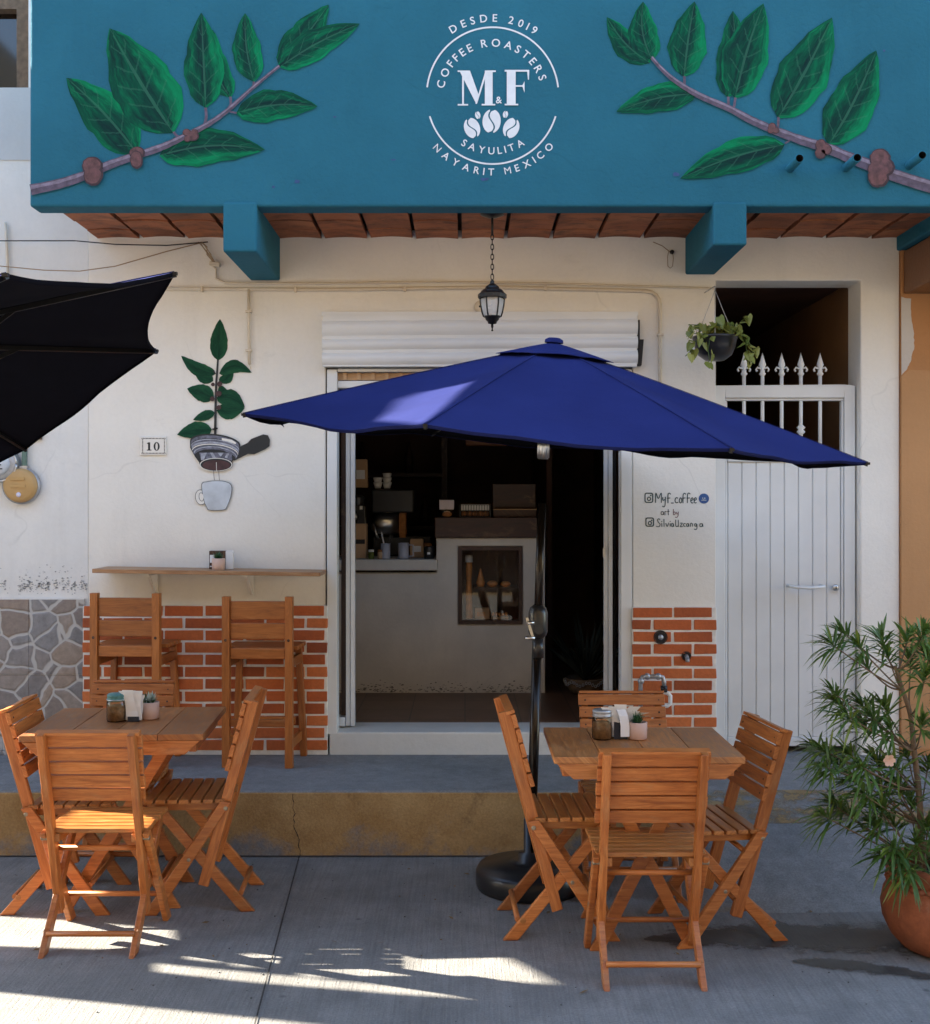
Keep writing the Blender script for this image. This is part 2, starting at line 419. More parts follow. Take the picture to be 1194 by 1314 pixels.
def leaf_mat(name,a,b,c,trans=.25):
    n=NT(name); o=n.coord('Object'); uv=n.coord('UV')
    col=n.ramp(n.noise(uv,.8,2),[(.3,a),(.5,b),(.72,c)])
    n.set(col,.42); n.b.inputs['Transmission Weight'].default_value=0
    tr=n.node('ShaderNodeBsdfTranslucent'); n.link(col,tr.inputs['Color'])
    mx=n.node('ShaderNodeMixShader'); mx.inputs[0].default_value=trans
    out=n.n['Material Output']; n.link(n.b.outputs[0],mx.inputs[1]); n.link(tr.outputs[0],mx.inputs[2]); n.link(mx.outputs[0],out.inputs[0]); return n.mat
M['oleander']=leaf_mat('oleander_leaf',(.036,.082,.020),(.080,.155,.030),(.26,.32,.05))
M['pothos']=leaf_mat('pothos_leaf',(.08,.13,.025),(.22,.25,.05),(.42,.40,.12),.3)
M['succulent']=leaf_mat('succulent_leaf',(.02,.07,.03),(.04,.12,.05),(.10,.2,.09),.1)
M['pale_succulent']=leaf_mat('pale_succulent_leaf',(.28,.38,.34),(.45,.52,.46),(.6,.64,.58),.1)
M['petal']=leaf_mat('peach_petal',(.7,.38,.26),(.8,.5,.36),(.85,.65,.5),.3)
def glass(name,col=(1,1,1),rough=.03):
    n=NT(name); n.set(col,rough); n.b.inputs['Transmission Weight'].default_value=1; n.b.inputs['IOR'].default_value=1.3; return n.mat
def thin_glass(name,tint=(.9,.92,.92),refl=.12,rough=.05):
    n=NT(name); g=n.node('ShaderNodeBsdfGlossy'); g.inputs['Roughness'].default_value=rough
    t=n.node('ShaderNodeBsdfTransparent'); t.inputs['Color'].default_value=(*tint,1)
    mx=n.node('ShaderNodeMixShader'); fr=n.node('ShaderNodeFresnel'); fr.inputs['IOR'].default_value=1.45
    n.link(fr.outputs[0],mx.inputs[0]); n.link(t.outputs[0],mx.inputs[1]); n.link(g.outputs[0],mx.inputs[2]); n.link(mx.outputs[0],n.n['Material Output'].inputs[0]); return n.mat
M['thin_glass']=thin_glass('clear_glass'); M['case_glass']=thin_glass('case_glass',(.95,.93,.9),.1,.02)
def frost():
    n=NT('seeded_lamp_glass'); n.set((.80,.79,.76),.25); n.b.inputs['Transmission Weight'].default_value=.45; n.bump(n.noise(n.coord('Object'),60,3),.5,.01); return n.mat
M['lampglass']=frost()
M['black_glass']=plain('black_display_glass',(.012,.007,.005),.06,0,.05); M['black_glass'].node_tree.nodes['Principled BSDF'].inputs['Specular IOR Level'].default_value=.9
M['chrome']=plain('polished_steel',(.62,.62,.63),.3,1,.03)
# ================================================================== ground
mb=MB(); mb.face([(-60,-60,0),(60,-60,0),(60,DB-.1,0),(-60,DB-.1,0)],0,[(0,0),(1,0),(1,1),(0,1)]); struct('street',mb,M['street'])
YK=5.68; ZS=.314
# pavement with kerb; to the right a ramp runs down to the street
mb=MB(); mb.bx(-9,1.02,YK+.002,6.9,-.1,ZS); mb.bx(1.02,9,YK+.06,6.9,-.1,ZS-.003); struct('sidewalk',mb,M['walk'],bevel=.012)
mb=MB(); r=random.Random(12); px_=-.80
for k in range(22):
    nx_=px_+r.uniform(-.008,.0085); z0_,z1_=.0+k*.0138,.0+(k+1)*.0138; w_=r.uniform(.0006,.0024); y_=YK-.0145
    mb.face([(px_-w_,y_,z0_),(px_+w_,y_,z0_),(nx_+w_,y_+.0005,z1_),(nx_-w_,y_+.0005,z1_)]); px_=nx_
struct('kerb_crack',mb,plain('crack_dirt',(.03,.025,.02),.95,0,.3,30))
mb=MB()
xs=[-9+(1.02+9)*k/60 for k in range(61)]
for k in range(60):
    mb.face([(xs[k],YK-.012,-.05),(xs[k+1],YK-.012,-.05),(xs[k+1],YK,ZS-.012),(xs[k],YK,ZS-.012)])
    mb.face([(xs[k],YK,ZS-.012),(xs[k+1],YK,ZS-.012),(xs[k+1],YK+.01,ZS-.002),(xs[k],YK+.01,ZS-.002)])
struct('kerb',mb,M['curb'])
mb=MB()
def ramp_z(x,t):                         # t 0 at the top, 1 at the street
    e=min(1,max(0,(x-.86)/.24)); e=e*e*(3-2*e)
    return max(-.02,(ZS+.002)*(1-t**1.25)-.012*math.sin(x*5+t*4)*t-.03*t**6)*e - .03*(1-e)
rx=[.84+.06*k for k in range(8)]+[1.35+.4*k for k in range(20)]
rt=[k/16 for k in range(17)]
for i in range(len(rx)-1):
    for j in range(16):
        q=[]
        for x,t in ((rx[i],rt[j]),(rx[i+1],rt[j]),(rx[i+1],rt[j+1]),(rx[i],rt[j+1])):
            q.append((x,YK+.075-.93*t-.03*math.sin(x*3),ramp_z(x,t)))
        mb.face(q,0,None,True)
struct('ramp',mb,M['walk'])
# ragged worn paint on the ramp, dark wet run along its foot, joints in the concrete
def blot(mb,c,rx_,ry_,z,rot=0,jag=.18,n=36,seed=1,slope=None):
    r=random.Random(seed); pts=[]
    ph=[r.uniform(0,6) for _ in range(4)]
    for k in range(n):
        a=2*PI*k/n; q=1+jag*(math.sin(3*a+ph[0])*.5+math.sin(5*a+ph[1])*.4+math.sin(9*a+ph[2])*.3)+r.uniform(-.4,.4)*jag
        x,y=rx_*q*math.cos(a),ry_*q*math.sin(a)
        xx=c[0]+x*math.cos(rot)-y*math.sin(rot); yy=c[1]+x*math.sin(rot)+y*math.cos(rot)
        pts.append((xx,yy,slope(xx,yy) if slope else z))
    mb.face(pts)
wet=NT('wet_concrete'); o_=wet.coord('Object'); uv_=wet.sep(wet.coord('UV'))
wet.set(wet.ramp(wet.noise(o_,9,6,.7),[(.3,(.030,.032,.030)),(.7,(.075,.078,.070))]),.42)
wet.bump(wet.noise(wet.coord('Object',(55,3,1)),2,4),.4,.006)
k_=wet.math('SUBTRACT',1,wet.math('ABSOLUTE',wet.math('SUBTRACT',wet.math('MULTIPLY',uv_[1],2),1)))
k_=wet.math('ADD',k_,wet.math('MULTIPLY',wet.math('SUBTRACT',wet.noise(wet.coord('Object',(6,9,1)),1.6,7,.72),.5),2.2))
t_=wet.node('ShaderNodeBsdfTransparent'); x_=wet.node('ShaderNodeMixShader')
wet.link(wet.ramp(k_,[(.20,0.0),(.50,.78)]),x_.inputs[0]); wet.link(t_.outputs[0],x_.inputs[1]); wet.link(wet.b.outputs[0],x_.inputs[2]); wet.link(x_.outputs[0],wet.n['Material Output'].inputs[0]); M['wet']=wet.mat
def jag(pts,k,amp,seed):
    r=random.Random(seed); o=[]
    for i in range(len(pts)-1):
        for j in range(k):
            t=j/k; o.append((pts[i][0]*(1-t)+pts[i+1][0]*t+r.uniform(-amp,amp),pts[i][1]*(1-t)+pts[i+1][1]*t+r.uniform(-amp,amp)))
    return o+[pts[-1]]
mb=MB()
def run(path):      # x, centre y, half width
    for i in range(len(path)-1):
        a,b=path[i],path[i+1]
        for j in range(4):
            t0,t1=j/4,(j+1)/4
            mb.face([(a[0],a[1]-a[2]+2*a[2]*t0,.005),(b[0],b[1]-b[2]+2*b[2]*t0,.005),(b[0],b[1]-b[2]+2*b[2]*t1,.005),(a[0],a[1]-a[2]+2*a[2]*t1,.005)],0,[(a[0],t0),(b[0],t0),(b[0],t1),(a[0],t1)])
run([(.7,4.57,.01),(.85,4.585,.12),(1.05,4.60,.16),(1.28,4.615,.21),(1.5,4.58,.19),(1.75,4.575,.20),(2.1,4.55,.19),(2.6,4.57,.2),(3.2,4.55,.16)])
run([(1.22,4.35,.02),(1.34,4.325,.075),(1.5,4.285,.075),(1.62,4.24,.06),(1.76,4.18,.02)])
struct('wet_patch',mb,M['wet'],weld=False)
mb=MB()
def strip(mb,a,b,w,z=.004):
    a=Vector(a);b=Vector(b);d=(b-a).normalized();s=Vector((-d.y,d.x))*w/2; n=30
    r=random.Random(2)
    for k in range(n):
        p=a.lerp(b,k/n);q=a.lerp(b,(k+1)/n)
        mb.face([(p.x-s.x,p.y-s.y,z),(q.x-s.x,q.y-s.y,z),(q.x+s.x,q.y+s.y,z),(p.x+s.x,p.y+s.y,z)])
strip(mb,(-.803,5.66),(-.655,3.3),.006); strip(mb,(-.655,3.3),(-.60,1.0),.006); strip(mb,(-4.5,5.66),(-4.2,1),.009)
# joint where the kerb meets the street
strip(mb,(-9,5.664),(.98,5.664),.018)
struct('pavement_joint',mb,plain('joint_dirt',(.045,.043,.04),.9,0,.4,30))
mb=MB(); r=random.Random(31)      # grit and dry leaf bits lying about
for k in range(260):
    y_=r.uniform(3.7,5.64); x_=r.uniform(-2.3,2.3); q_=r.uniform(.0015,.0045)
    mb.sphere((x_,y_,q_*.4),q_,r.choice([0,0,0,1]),6,(1,r.uniform(.6,1.3),.6))
for k in range(26):
    y_=r.uniform(4.0,5.6); x_=r.uniform(-2.0,2.2); a_=r.uniform(0,6); L_=r.uniform(.010,.026); d_=Vector((math.cos(a_),math.sin(a_),0)); s_=Vector((-d_.y,d_.x,0))*L_*.3; c_=Vector((x_,y_,.004))
    mb.face([c_-d_*L_,c_-s_+Vector((0,0,.004)),c_+d_*L_+Vector((0,0,.003)),c_+s_],1)
struct('street_litter',mb,[plain('grey_grit',(.09,.088,.08),.9,0,.4,80),plain('dry_leaf',(.16,.10,.04),.8,0,.4,40)],'stuff',weld=False)
ym=NT('worn_yellow_paint'); o_=ym.coord('Object')
tr=ym.node('ShaderNodeBsdfTransparent'); mx=ym.node('ShaderNodeMixShader')
ym.set(ym.ramp(ym.noise(o_,6,6,.7),[(.3,(.26,.16,.06)),(.7,(.36,.25,.12))]),.85)
ym.link(ym.ramp(ym.noise(o_,4.0,7,.75),[(.44,0.0),(.56,.85)]),mx.inputs[0]); ym.link(tr.outputs[0],mx.inputs[1]); ym.link(ym.b.outputs[0],mx.inputs[2]); ym.link(mx.outputs[0],ym.n['Material Output'].inputs[0])
M['ypaint']=ym.mat
mb=MB()
for i in range(len(rx)-1):
    for j in range(1,6):
        q=[]
        for x,t in ((rx[i],rt[j]),(rx[i+1],rt[j]),(rx[i+1],rt[j+1]),(rx[i],rt[j+1])):
            q.append((x,YK+.075-.93*t-.03*math.sin(x*3),ramp_z(x,t)+.004))
        if rx[i]>1.1 and rx[i]<6: mb.face(q,0,None,True)
struct('ramp_paint',mb,M['ypaint'])

# ================================================================== cafe building
cafe=thing('cafe_building','white plastered cafe front with broad blue painted fascia and dark open doorway','building',(0,DW,ZS))
YB=DW+.22                                # back of the wall
wp=lambda a,b:(a,DW,b)
XL,XR=X(113),X(1155)
zt=3.24
D0,D1=X(418),X(812); DT=Z(468)           # door opening
G0,G1,GT=X(919),X(1105),Z(360)           # gate opening
mb=MB()
slab(mb,[(XL,ZS-.05),(D0,ZS-.05),(D0,DT),(D1,DT),(D1,ZS-.05),(G0,ZS-.05),(G0,GT),(G1,GT),(G1,ZS-.05),(XR,ZS-.05),(XR,zt),(XL,zt)],[],wp,(0,.22,0))
obj('wall',mb,M['white_wall'],cafe,bevel=.008)
# blue fascia
mb=MB(); b0=(38-CX)/F*DB; zb=Z(265,DB)
mb.bx(b0,6.0,DB,DB+.14,zb,4.75); obj('fascia',mb,M['blue'],cafe,bevel=.012)
# soffit of shallow brick vaults between fascia and wall
mb=MB(); pitch=.254; x=-2.06; y0,y1=DB+.142,DW+.01
rr=random.Random(4)
while x<2.36:
    rows=3; 
    for r_ in range(rows):
        ya=y0+(y1-y0)*r_/rows+.005+rr.uniform(-.002,.002); yb=y0+(y1-y0)*(r_+1)/rows-.005
        ru,rv=rr.uniform(0,60),rr.uniform(0,60); nseg=6; jz=rr.uniform(-.004,.004)
        for k in range(nseg):
            xa=x+.011+(pitch-.022)*k/nseg; xb=x+.011+(pitch-.022)*(k+1)/nseg
            za=zb+.012+.007*math.sin(PI*(k/nseg))+jz; zc=zb+.012+.007*math.sin(PI*((k+1)/nseg))+jz
            mb.face([(xa,ya,za),(xb,ya,zc),(xb,yb,zc),(xa,yb,za)],0,[(ru+xa,rv+ya),(ru+xb,rv+ya),(ru+xb,rv+yb),(ru+xa,rv+yb)])
            for yy in (ya,yb): mb.face([(xa,yy,za),(xb,yy,zc),(xb,yy,zc+.03),(xa,yy,za+.03)],0,[(ru,rv)]*4)
        for xx,zz in ((x+.011,zb+.012+jz),(x+pitch-.011,zb+.012+jz)):
            mb.face([(xx,ya,zz),(xx,yb,zz),(xx,yb,zz+.03),(xx,ya,zz+.03)],0,[(ru,rv)]*4)
    x+=pitch
mb.bx(-2.09,2.42,y0,y1,zb+.075,zb+.16,1)
obj('soffit',mb,[M['soffit'],M['dark_gap']],cafe)
# ceiling bracket beams in the fascia's blue
for (xa,xb,za) in ((-1.197,-1.031,2.957),(1.228,1.394,2.99),(2.405,2.60,3.122)):
    mb=MB(); mb.bx(xa,xb,DB-.014,DW-.001,za,zb+.02 if xa<2 else zb+.05); obj('beam',mb,M['blue'],cafe,bevel=.01)
# roof slab behind the fascia
mb=MB(); mb.bx(b0+.02,6.0,DB+.141,10.6,zb+.165,zb+.4); obj('roof',mb,M['dark_room'],cafe)
# short drain spouts through the fascia
for u,v in ((1014,216),(1086,215),(1167,212)):
    mb=MB(); c=P(u,v,DB)
    prof=[(.0215,0),(.0215,.17),(.018,.17)]
    mb.lathe(c,prof,20,0,(0,-1,0)); mb.lathe(c,[(.018,.1695),(.018,.03)],20,1,(0,-1,0)); mb.lathe(c+Vector((0,-.03,0)),[(.017,0),(0,0)],20,1,(0,-1,0))  # bore coloured black to stand for the shade inside the pipe
    obj('drain_spout',mb,[M['blue'],M['dark_gap']],cafe)

# ---- painted branches on the fascia
def q_leaf(base,tip,w,to3,mb,mi,k,bulge=0,off=0,n=14,wav=.05):
    bx_,by_=base; tx,ty=tip; dx,dy=tx-bx_,ty-by_; L=math.hypot(dx,dy); nx,ny=-dy/L,dx/L
    r=random.Random(int(k*7+3)); ph=r.uniform(0,6)
    rows=[]
    for i in range(n+1):
        t=i/n; prof=(math.sin(PI*min(1,t**.80)))**.78*(1-.18*t) if 0<t<1 else 0
        prof*=1+wav*math.sin(t*19+ph)
        cxx=bulge*math.sin(PI*t)
        px,py=bx_+dx*t+nx*cxx,by_+dy*t+ny*cxx
        hw=w*.575*prof*(1+.03*math.sin(t*53+ph*2))
        rows.append(((px+nx*hw,py+ny*hw),(px,py),(px-nx*hw,py-ny*hw)))
    for i in range(n):
        ua=min(.995,max(.005,i/n))+k*3; ub=min(.995,max(.005,(i+1)/n))+k*3
        for sd in (0,1):
            a,b=rows[i][sd],rows[i][sd+1]; c,d=rows[i+1][sd+1],rows[i+1][sd]
            s0,s1=(1,0) if sd==0 else (0,-1)
            mb.face([to3(*a,off),to3(*b,off),to3(*c,off),to3(*d,off)],mi,[(ua,s0),(ua,s1),(ub,s1),(ub,s0)])
def ribbon(pts,w0,w1,to3,mb,mi,off=0,sub=6,wob=.0,seed=0):
    # smooth polyline strip in 2-D pixel space
    P_=[Vector((p[0],p[1])) for p in pts]; o=[]
    for i in range(len(P_)-1):
        a=P_[max(i-1,0)];b=P_[i];c=P_[i+1];d=P_[min(i+2,len(P_)-1)]
        for j in range(sub):
            t=j/sub; o.append(.5*((2*b)+(c-a)*t+(2*a-5*b+4*c-d)*t*t+(3*b-a-3*c+d)*t**3))
    o.append(P_[-1]); r=random.Random(seed)
    L=[];R=[]
    for i,p in enumerate(o):
        d=(o[min(i+1,len(o)-1)]-o[max(i-1,0)]).normalized(); nn=Vector((-d.y,d.x)); w=(w0+(w1-w0)*i/(len(o)-1))/2*(1+r.uniform(-wob,wob))
        L.append(p+nn*w);R.append(p-nn*w)
    for i in range(len(o)-1):
        mb.face([to3(L[i].x,L[i].y,off),to3(R[i].x,R[i].y,off),to3(R[i+1].x,R[i+1].y,off),to3(L[i+1].x,L[i+1].y,off)],mi)
def disc(c,rx_,ry_,to3,mb,mi,off=0,n=22,jag_=0,seed=0,rot=0):
    r=random.Random(seed)
    pts=[]
    for k in range(n):
        a=2*PI*k/n;q=1+r.uniform(-jag_,jag_); x_,y_=rx_*q*math.cos(a),ry_*q*math.sin(a)
        pts.append(to3(c[0]+x_*math.cos(rot)-y_*math.sin(rot),c[1]+x_*math.sin(rot)+y_*math.cos(rot),off))
    mb.face(pts,mi)
def polyf(pts,to3,mb,mi,off=0): 
    V,E,Fc,_,_,_=delaunay_2d_cdt([Vector(p) for p in pts],[(i,(i+1)%len(pts)) for i in range(len(pts))],[],0,1e-6)
    for f in Fc:
        c=(sum(V[i].x for i in f)/3,sum(V[i].y for i in f)/3)
        if inside(c,pts): mb.face([to3(V[i].x,V[i].y,off) for i in f],mi)
def fascia_map(sx,ox,oy):                # from enlarged photo coordinates to the fascia's front
    return lambda a,b,off=0: Vector((((a/sx+ox)-CX)/F*DB, DB-.002-off, H-((b/sx+oy)-YH)/F*DB))
def wall_map(sx,ox,oy,d=DW):
    return lambda a,b,off=0: Vector((((a/sx+ox)-CX)/F*d, d-.002-off, H-((b/sx+oy)-YH)/F*d))
mats=[M['bleaf'],M['stem_paint'],plain('rust_berry_paint',(.115,.045,.045),.6,0,.5,38),M['stem_light'],plain('dark_berry_paint',(.035,.016,.022),.6,0,.3,30)]
T=fascia_map(2.4875,0,0); mb=MB()
for k,(b,t,w,bu) in enumerate([((440,490),(212,248),138,10),((556,425),(350,90),190,-6),((737,312),(680,95),86,-26),((658,345),(643,40),118,0),((812,262),(783,42),88,-10),((893,215),(1050,15),104,4),((893,215),(1150,76),92,-10),((755,362),(1015,340),96,-16),((510,497),(847,478),112,-22)]):
    q_leaf(b,t,w,T,mb,0,k+1,bu,.0006*k)
ribbon([(100,607),(190,588),(270,562),(350,528),(430,500),(520,470),(600,432),(670,395),(730,352),(810,280),(893,212)],34,9,T,mb,1,.008,6,.06)
ribbon([(100,600),(190,581),(270,555),(350,522),(430,495),(520,465),(600,428),(670,391),(730,349),(810,278),(893,211)],11,3,T,mb,3,.0095,6,.3)
for pts,w in (([(556,422),(568,436),(588,440)],8),([(658,345),(660,375),(655,398)],9),([(737,310),(738,335),(727,352)],8),([(812,262),(811,275)],8),([(735,358),(757,362)],6)): ribbon(pts,w,w,T,mb,1,.0085)
for c,r_,r2 in (((298,532),34,30),((300,562),32,33),((440,490),26,20),((438,512),21,30),((598,425),13,12),((618,436),19,17),((600,445),11,10),((624,424),11,10)): disc(c,r_,r2,T,mb,4,.010+.0004*r2/10,22,.05,int(c[0])); disc((c[0]-r_*.06,c[1]-r2*.06),r_*.84,r2*.84,T,mb,2,.0103+.0004*r2/10,22,.05,int(c[0]))
obj('painted_branch',mb,mats,cafe,weld=False)
mb=MB()
for u,v,a,b in ((382,233,4,2.2),(351,240,2,1.5),(623,230,5,2.2),(868,48,4,1.6),(868,224,5,2.5),(1135,65,1.5,1.5),(430,150,2,1),(505,205,3,1)):
    disc((u,v),a,b,fascia_map(1,0,0),mb,0,.0005,16,.35,u)
obj('paint_smudges',mb,plain('violet_blue_smudge',(.035,.075,.19),.8,0,.3,30),cafe,weld=False)['kind']='stuff'
T=fascia_map(2.751,760,0); mb=MB()
for k,(b,t,w,bu) in enumerate([((205,222),(52,60),92,-16),((212,212),(180,5),100,-18),((325,272),(362,5),126,-4),((480,345),(497,38),116,14),((505,348),(605,12),150,-8),((657,418),(847,62),166,6),((835,514),(1003,178),156,10),((370,330),(85,395),96,14),((680,510),(310,632),112,14)]):
    q_leaf(b,t,w,T,mb,0,k+21,bu,.0006*k)
ribbon([(210,205),(250,250),(300,292),(380,340),(480,383),(560,425),(640,460),(740,497),(830,525),(900,555),(980,585),(1080,625),(1290,690)],12,46,T,mb,1,.008,6,.06)
ribbon([(210,202),(250,246),(300,287),(380,334),(480,377),(560,419),(640,453),(740,489),(830,516),(900,546),(980,575),(1080,613),(1290,676)],4,13,T,mb,3,.0095,6,.3)
for pts,w in (([(325,270),(325,300)],9),([(480,343),(480,375)],9),([(505,346),(500,380)],9),([(657,415),(655,450)],9),([(680,508),(705,492)],6),([(835,512),(828,524)],9)): ribbon(pts,w,w,T,mb,1,.0085)
for c,r_,r2 in (((634,452),15,17),((648,463),12,11),((630,464),12,10),((806,515),20,22),((825,530),21,20),((805,543),21,20),((820,515),12,12),((1015,562),38,36),((1008,628),38,36),((1030,592),36,34),((1000,600),30,30)): disc(c,r_,r2,T,mb,4,.010+.0004*r2/10,24,.05,int(c[0])); disc((c[0]-r_*.06,c[1]-r2*.06),r_*.84,r2*.84,T,mb,2,.0103+.0004*r2/10,24,.05,int(c[0]))
obj('painted_branch',mb,mats,cafe,weld=False)

# ---- lettering helper: Blender's built-in font, flattened to a face mesh
_fc={}
def glyph(ch,bold=0):
    if (ch,bold) in _fc: return _fc[(ch,bold)]
    cu=bpy.data.curves.new('glyph','FONT'); cu.body=ch; cu.size=1; cu.offset=bold; cu.fill_mode='BOTH'; cu.resolution_u=4
    ob=bpy.data.objects.new('glyph',cu); COL.objects.link(ob); bpy.context.view_layer.update()
    me=bpy.data.meshes.new_from_object(ob.evaluated_get(bpy.context.evaluated_depsgraph_get()))
    vs=[(v.co.x,v.co.y) for v in me.vertices]; fs=[list(p.vertices) for p in me.polygons]
    bpy.data.objects.remove(ob); bpy.data.curves.remove(cu); bpy.data.meshes.remove(me)
    xs=[v[0] for v in vs] or [0,.25]; ys=[v[1] for v in vs] or [0,.7]
    r=(vs,fs,min(xs),max(xs),min(ys),max(ys)); _fc[(ch,bold)]=r; return r
def put(mb,ch,cx,cy,hgt,ang,to3,mi=0,off=0,bold=0,wide=1.0,capref=.70):
    vs,fs,x0,x1,y0,y1=glyph(ch,bold)
    k=hgt/capref; ca,sa=math.cos(ang),math.sin(ang); mx_=(x0+x1)/2
    for f in fs:
        pts=[]
        for i in f:
            a=(vs[i][0]-mx_)*k*wide; b=-(vs[i][1]-.35*capref/.35*.5)*k      # centred on cap height
            pts.append(to3(cx+a*ca-b*sa,cy+a*sa+b*ca,off))
        mb.face(pts,mi)
def arc_text(mb,txt,c,R,a0,a1,hgt,to3,inner=False,bold=.012,wide=1.0):
    wid=[]
    for ch in txt:
        _,_,x0,x1,_,_=glyph(ch,bold); wid.append(.42 if ch==' ' else (x1-x0)+.20)
    tot=sum(wid)-wid[0]/2-wid[-1]/2; pos=0
    for i,ch in enumerate(txt):
        if i: pos+=(wid[i-1]+wid[i])/2
        a=math.radians(a0+(a1-a0)*pos/tot)
        if ch==' ': continue
        x,y=c[0]+R*math.cos(a),c[1]-R*math.sin(a)
        rot=(PI/2-a) if not inner else (-PI/2-a)
        put(mb,ch,x,y,hgt,rot,to3,0,0,0 if ch in 'MN' else bold,wide)
T=fascia_map(2.985,400,0); mb=MB(); C_=(694,366)
def arc(mb,R,a0,a1,w,to3,n=60,off=0):
    for k in range(n):
        a=math.radians(a0+(a1-a0)*k/n); b=math.radians(a0+(a1-a0)*(k+1)/n)
        q=lambda r,t:to3(C_[0]+r*math.cos(t)*.965,C_[1]-r*math.sin(t),off)
        mb.face([q(R-w/2,a),q(R+w/2,a),q(R+w/2,b),q(R-w/2,b)],0)
arc(mb,262,7,173,6.5,T); arc(mb,262,197.5,342.5,6.5,T)
arc_text(mb,'DESDE 2019',C_,298,120.5,57.5,29,T)
arc_text(mb,'COFFEE ROASTERS',C_,203,167.5,20,30,T)
arc_text(mb,'SAYULITA',C_,211,239,300,27,T,True)
arc_text(mb,'NAYARIT MEXICO',C_,292,223.5,317.5,27,T,True)
lay=[0]
def up():
    lay[0]+=.0003; return lay[0]
def R4(x0,y0,x1,y1): polyf([(x0,y0),(x1,y0),(x1,y1),(x0,y1)],T,mb,0,up())
# the two tall serif capitals, thick and thin strokes
R4(560,398,600,404); R4(577,276,584,398); polyf([(566,270),(607,270),(640,362),(630,396)],T,mb,0,up()); 
polyf([(628,398),(666,272),(674,272),(634,398)],T,mb,0,up()); R4(664,276,694,398); R4(652,398,704,404); R4(664,270,706,276); R4(560,270,568,276)
R4(748,274,782,398); R4(740,268,834,275); R4(740,398,792,404); polyf([(826,275),(834,275),(833,306),(829,306)],T,mb,0,up())
R4(782,327,812,333); polyf([(808,327),(816,312),(816,356),(808,333)],T,mb,0,up())
put(mb,'&',718,382,26,0,T,0,0,.015)
def bean(c,rx_,ry_,rot,flip=1):
    # a coffee bean of two halves with an S-shaped gap
    n=22
    for side in (1,-1):
        pts=[]
        for k in range(n+1):
            t=-PI/2+PI*k/n; pts.append((side*rx_*math.cos(t),ry_*math.sin(t)))
        S_=[]
        for k in range(n+1):
            y=ry_*(1-2*k/n); S_.append((flip*rx_*.34*math.sin(PI*y/ry_)+side*rx_*.085,y))
        pts=[p for p in pts if abs(p[1])<ry_*.97]; S_=[p for p in S_ if abs(p[1])<ry_*.9]
        pp=pts+S_
        polyf([(c[0]+a*math.cos(rot)-b*math.sin(rot),c[1]+a*math.sin(rot)+b*math.cos(rot)) for a,b in pp],T,mb,0)
bean((690,464),35,46,.08); bean((615,490),30,40,-.35); bean((765,490),30,40,.4,-1); bean((637,441),10,15,-.2); bean((743,438),10,14,.2)
obj('painted_emblem',mb,M['paintwhite'],cafe,weld=False)

# ---- brick dados of real bricks
def bricks(x0,x1,z0,z1,name,half0):
    mb=MB(); mb.bx(x0,x1,DW-.024,DW-.001,z0,z1-.004,1); ch=.0678; L=.2255; r=random.Random(int(x0*100)); k=0; z=z1-ch
    while z>z0-ch*.5:
        x=x0-(L/2 if (k+half0)%2 else 0); 
        while x<x1-.01:
            a=max(x+.006,x0); b=min(x+L-.008+r.uniform(-.003,.003),x1)
            if b-a>.02:
                zz=max(z+.008+r.uniform(-.0015,.0015),z0); e=r.uniform(-.002,.002)
                c=Vector(((a+b)/2,DW-.018+e/2,(zz+z+ch-.005)/2)); mb.box(c,(b-a,.022+e,z+ch-.005-zz),(0,0,r.uniform(-.004,.004)),0)
                for q in range(len(mb.v)-8,len(mb.v)): mb.v[q]=mb.v[q]+Vector((r.uniform(-.0022,.0022),r.uniform(-.001,.001),r.uniform(-.0018,.0018)))
            x+=L
        z-=ch; k+=1
    return obj(name,mb,[M['brick'],M['mortar']],cafe,bevel=.003)
bricks(X(108),X(421),ZS+.002,Z(776),'brick_dado',0)
bricks(X(811),X(919)-.002,ZS+.002,Z(778),'brick_dado',0)
# door sill, frame, sliding leaves, shutter box
mb=MB(); mb.bx(X(423),X(1020) if False else X(826),DW+.004-.012,DW+.30,ZS-.02,Z(939.5)); obj('door_sill',mb,M['sill'],cafe,bevel=.008)
mb=MB()
xa,xb=X(420),X(433); mb.bx(xa,xb,DW-.008,DW+.10,Z(942),Z(474)); xa,xb=X(797),X(811); mb.bx(xa,xb,DW-.008,DW+.10,Z(942),Z(474))
mb.bx(X(433)+.001,X(797)-.001,DW+.02,DW+.1,Z(497),Z(488)); mb.bx(X(433)+.001,X(797)-.001,DW-.004,DW+.1,Z(477),Z(473))
obj('door_frame',mb,M['white_metal'],cafe,bevel=.004)
mb=MB(); mb.bx(X(433)+.001,X(797)-.001,DW+.03,DW+.06,Z(487),Z(478)); 
for u in range(440,796,18): mb.bx(X(u),X(u)+.02,DW+.015,DW+.03,Z(487),Z(478))
obj('transom_rail',mb,M['card'],cafe)
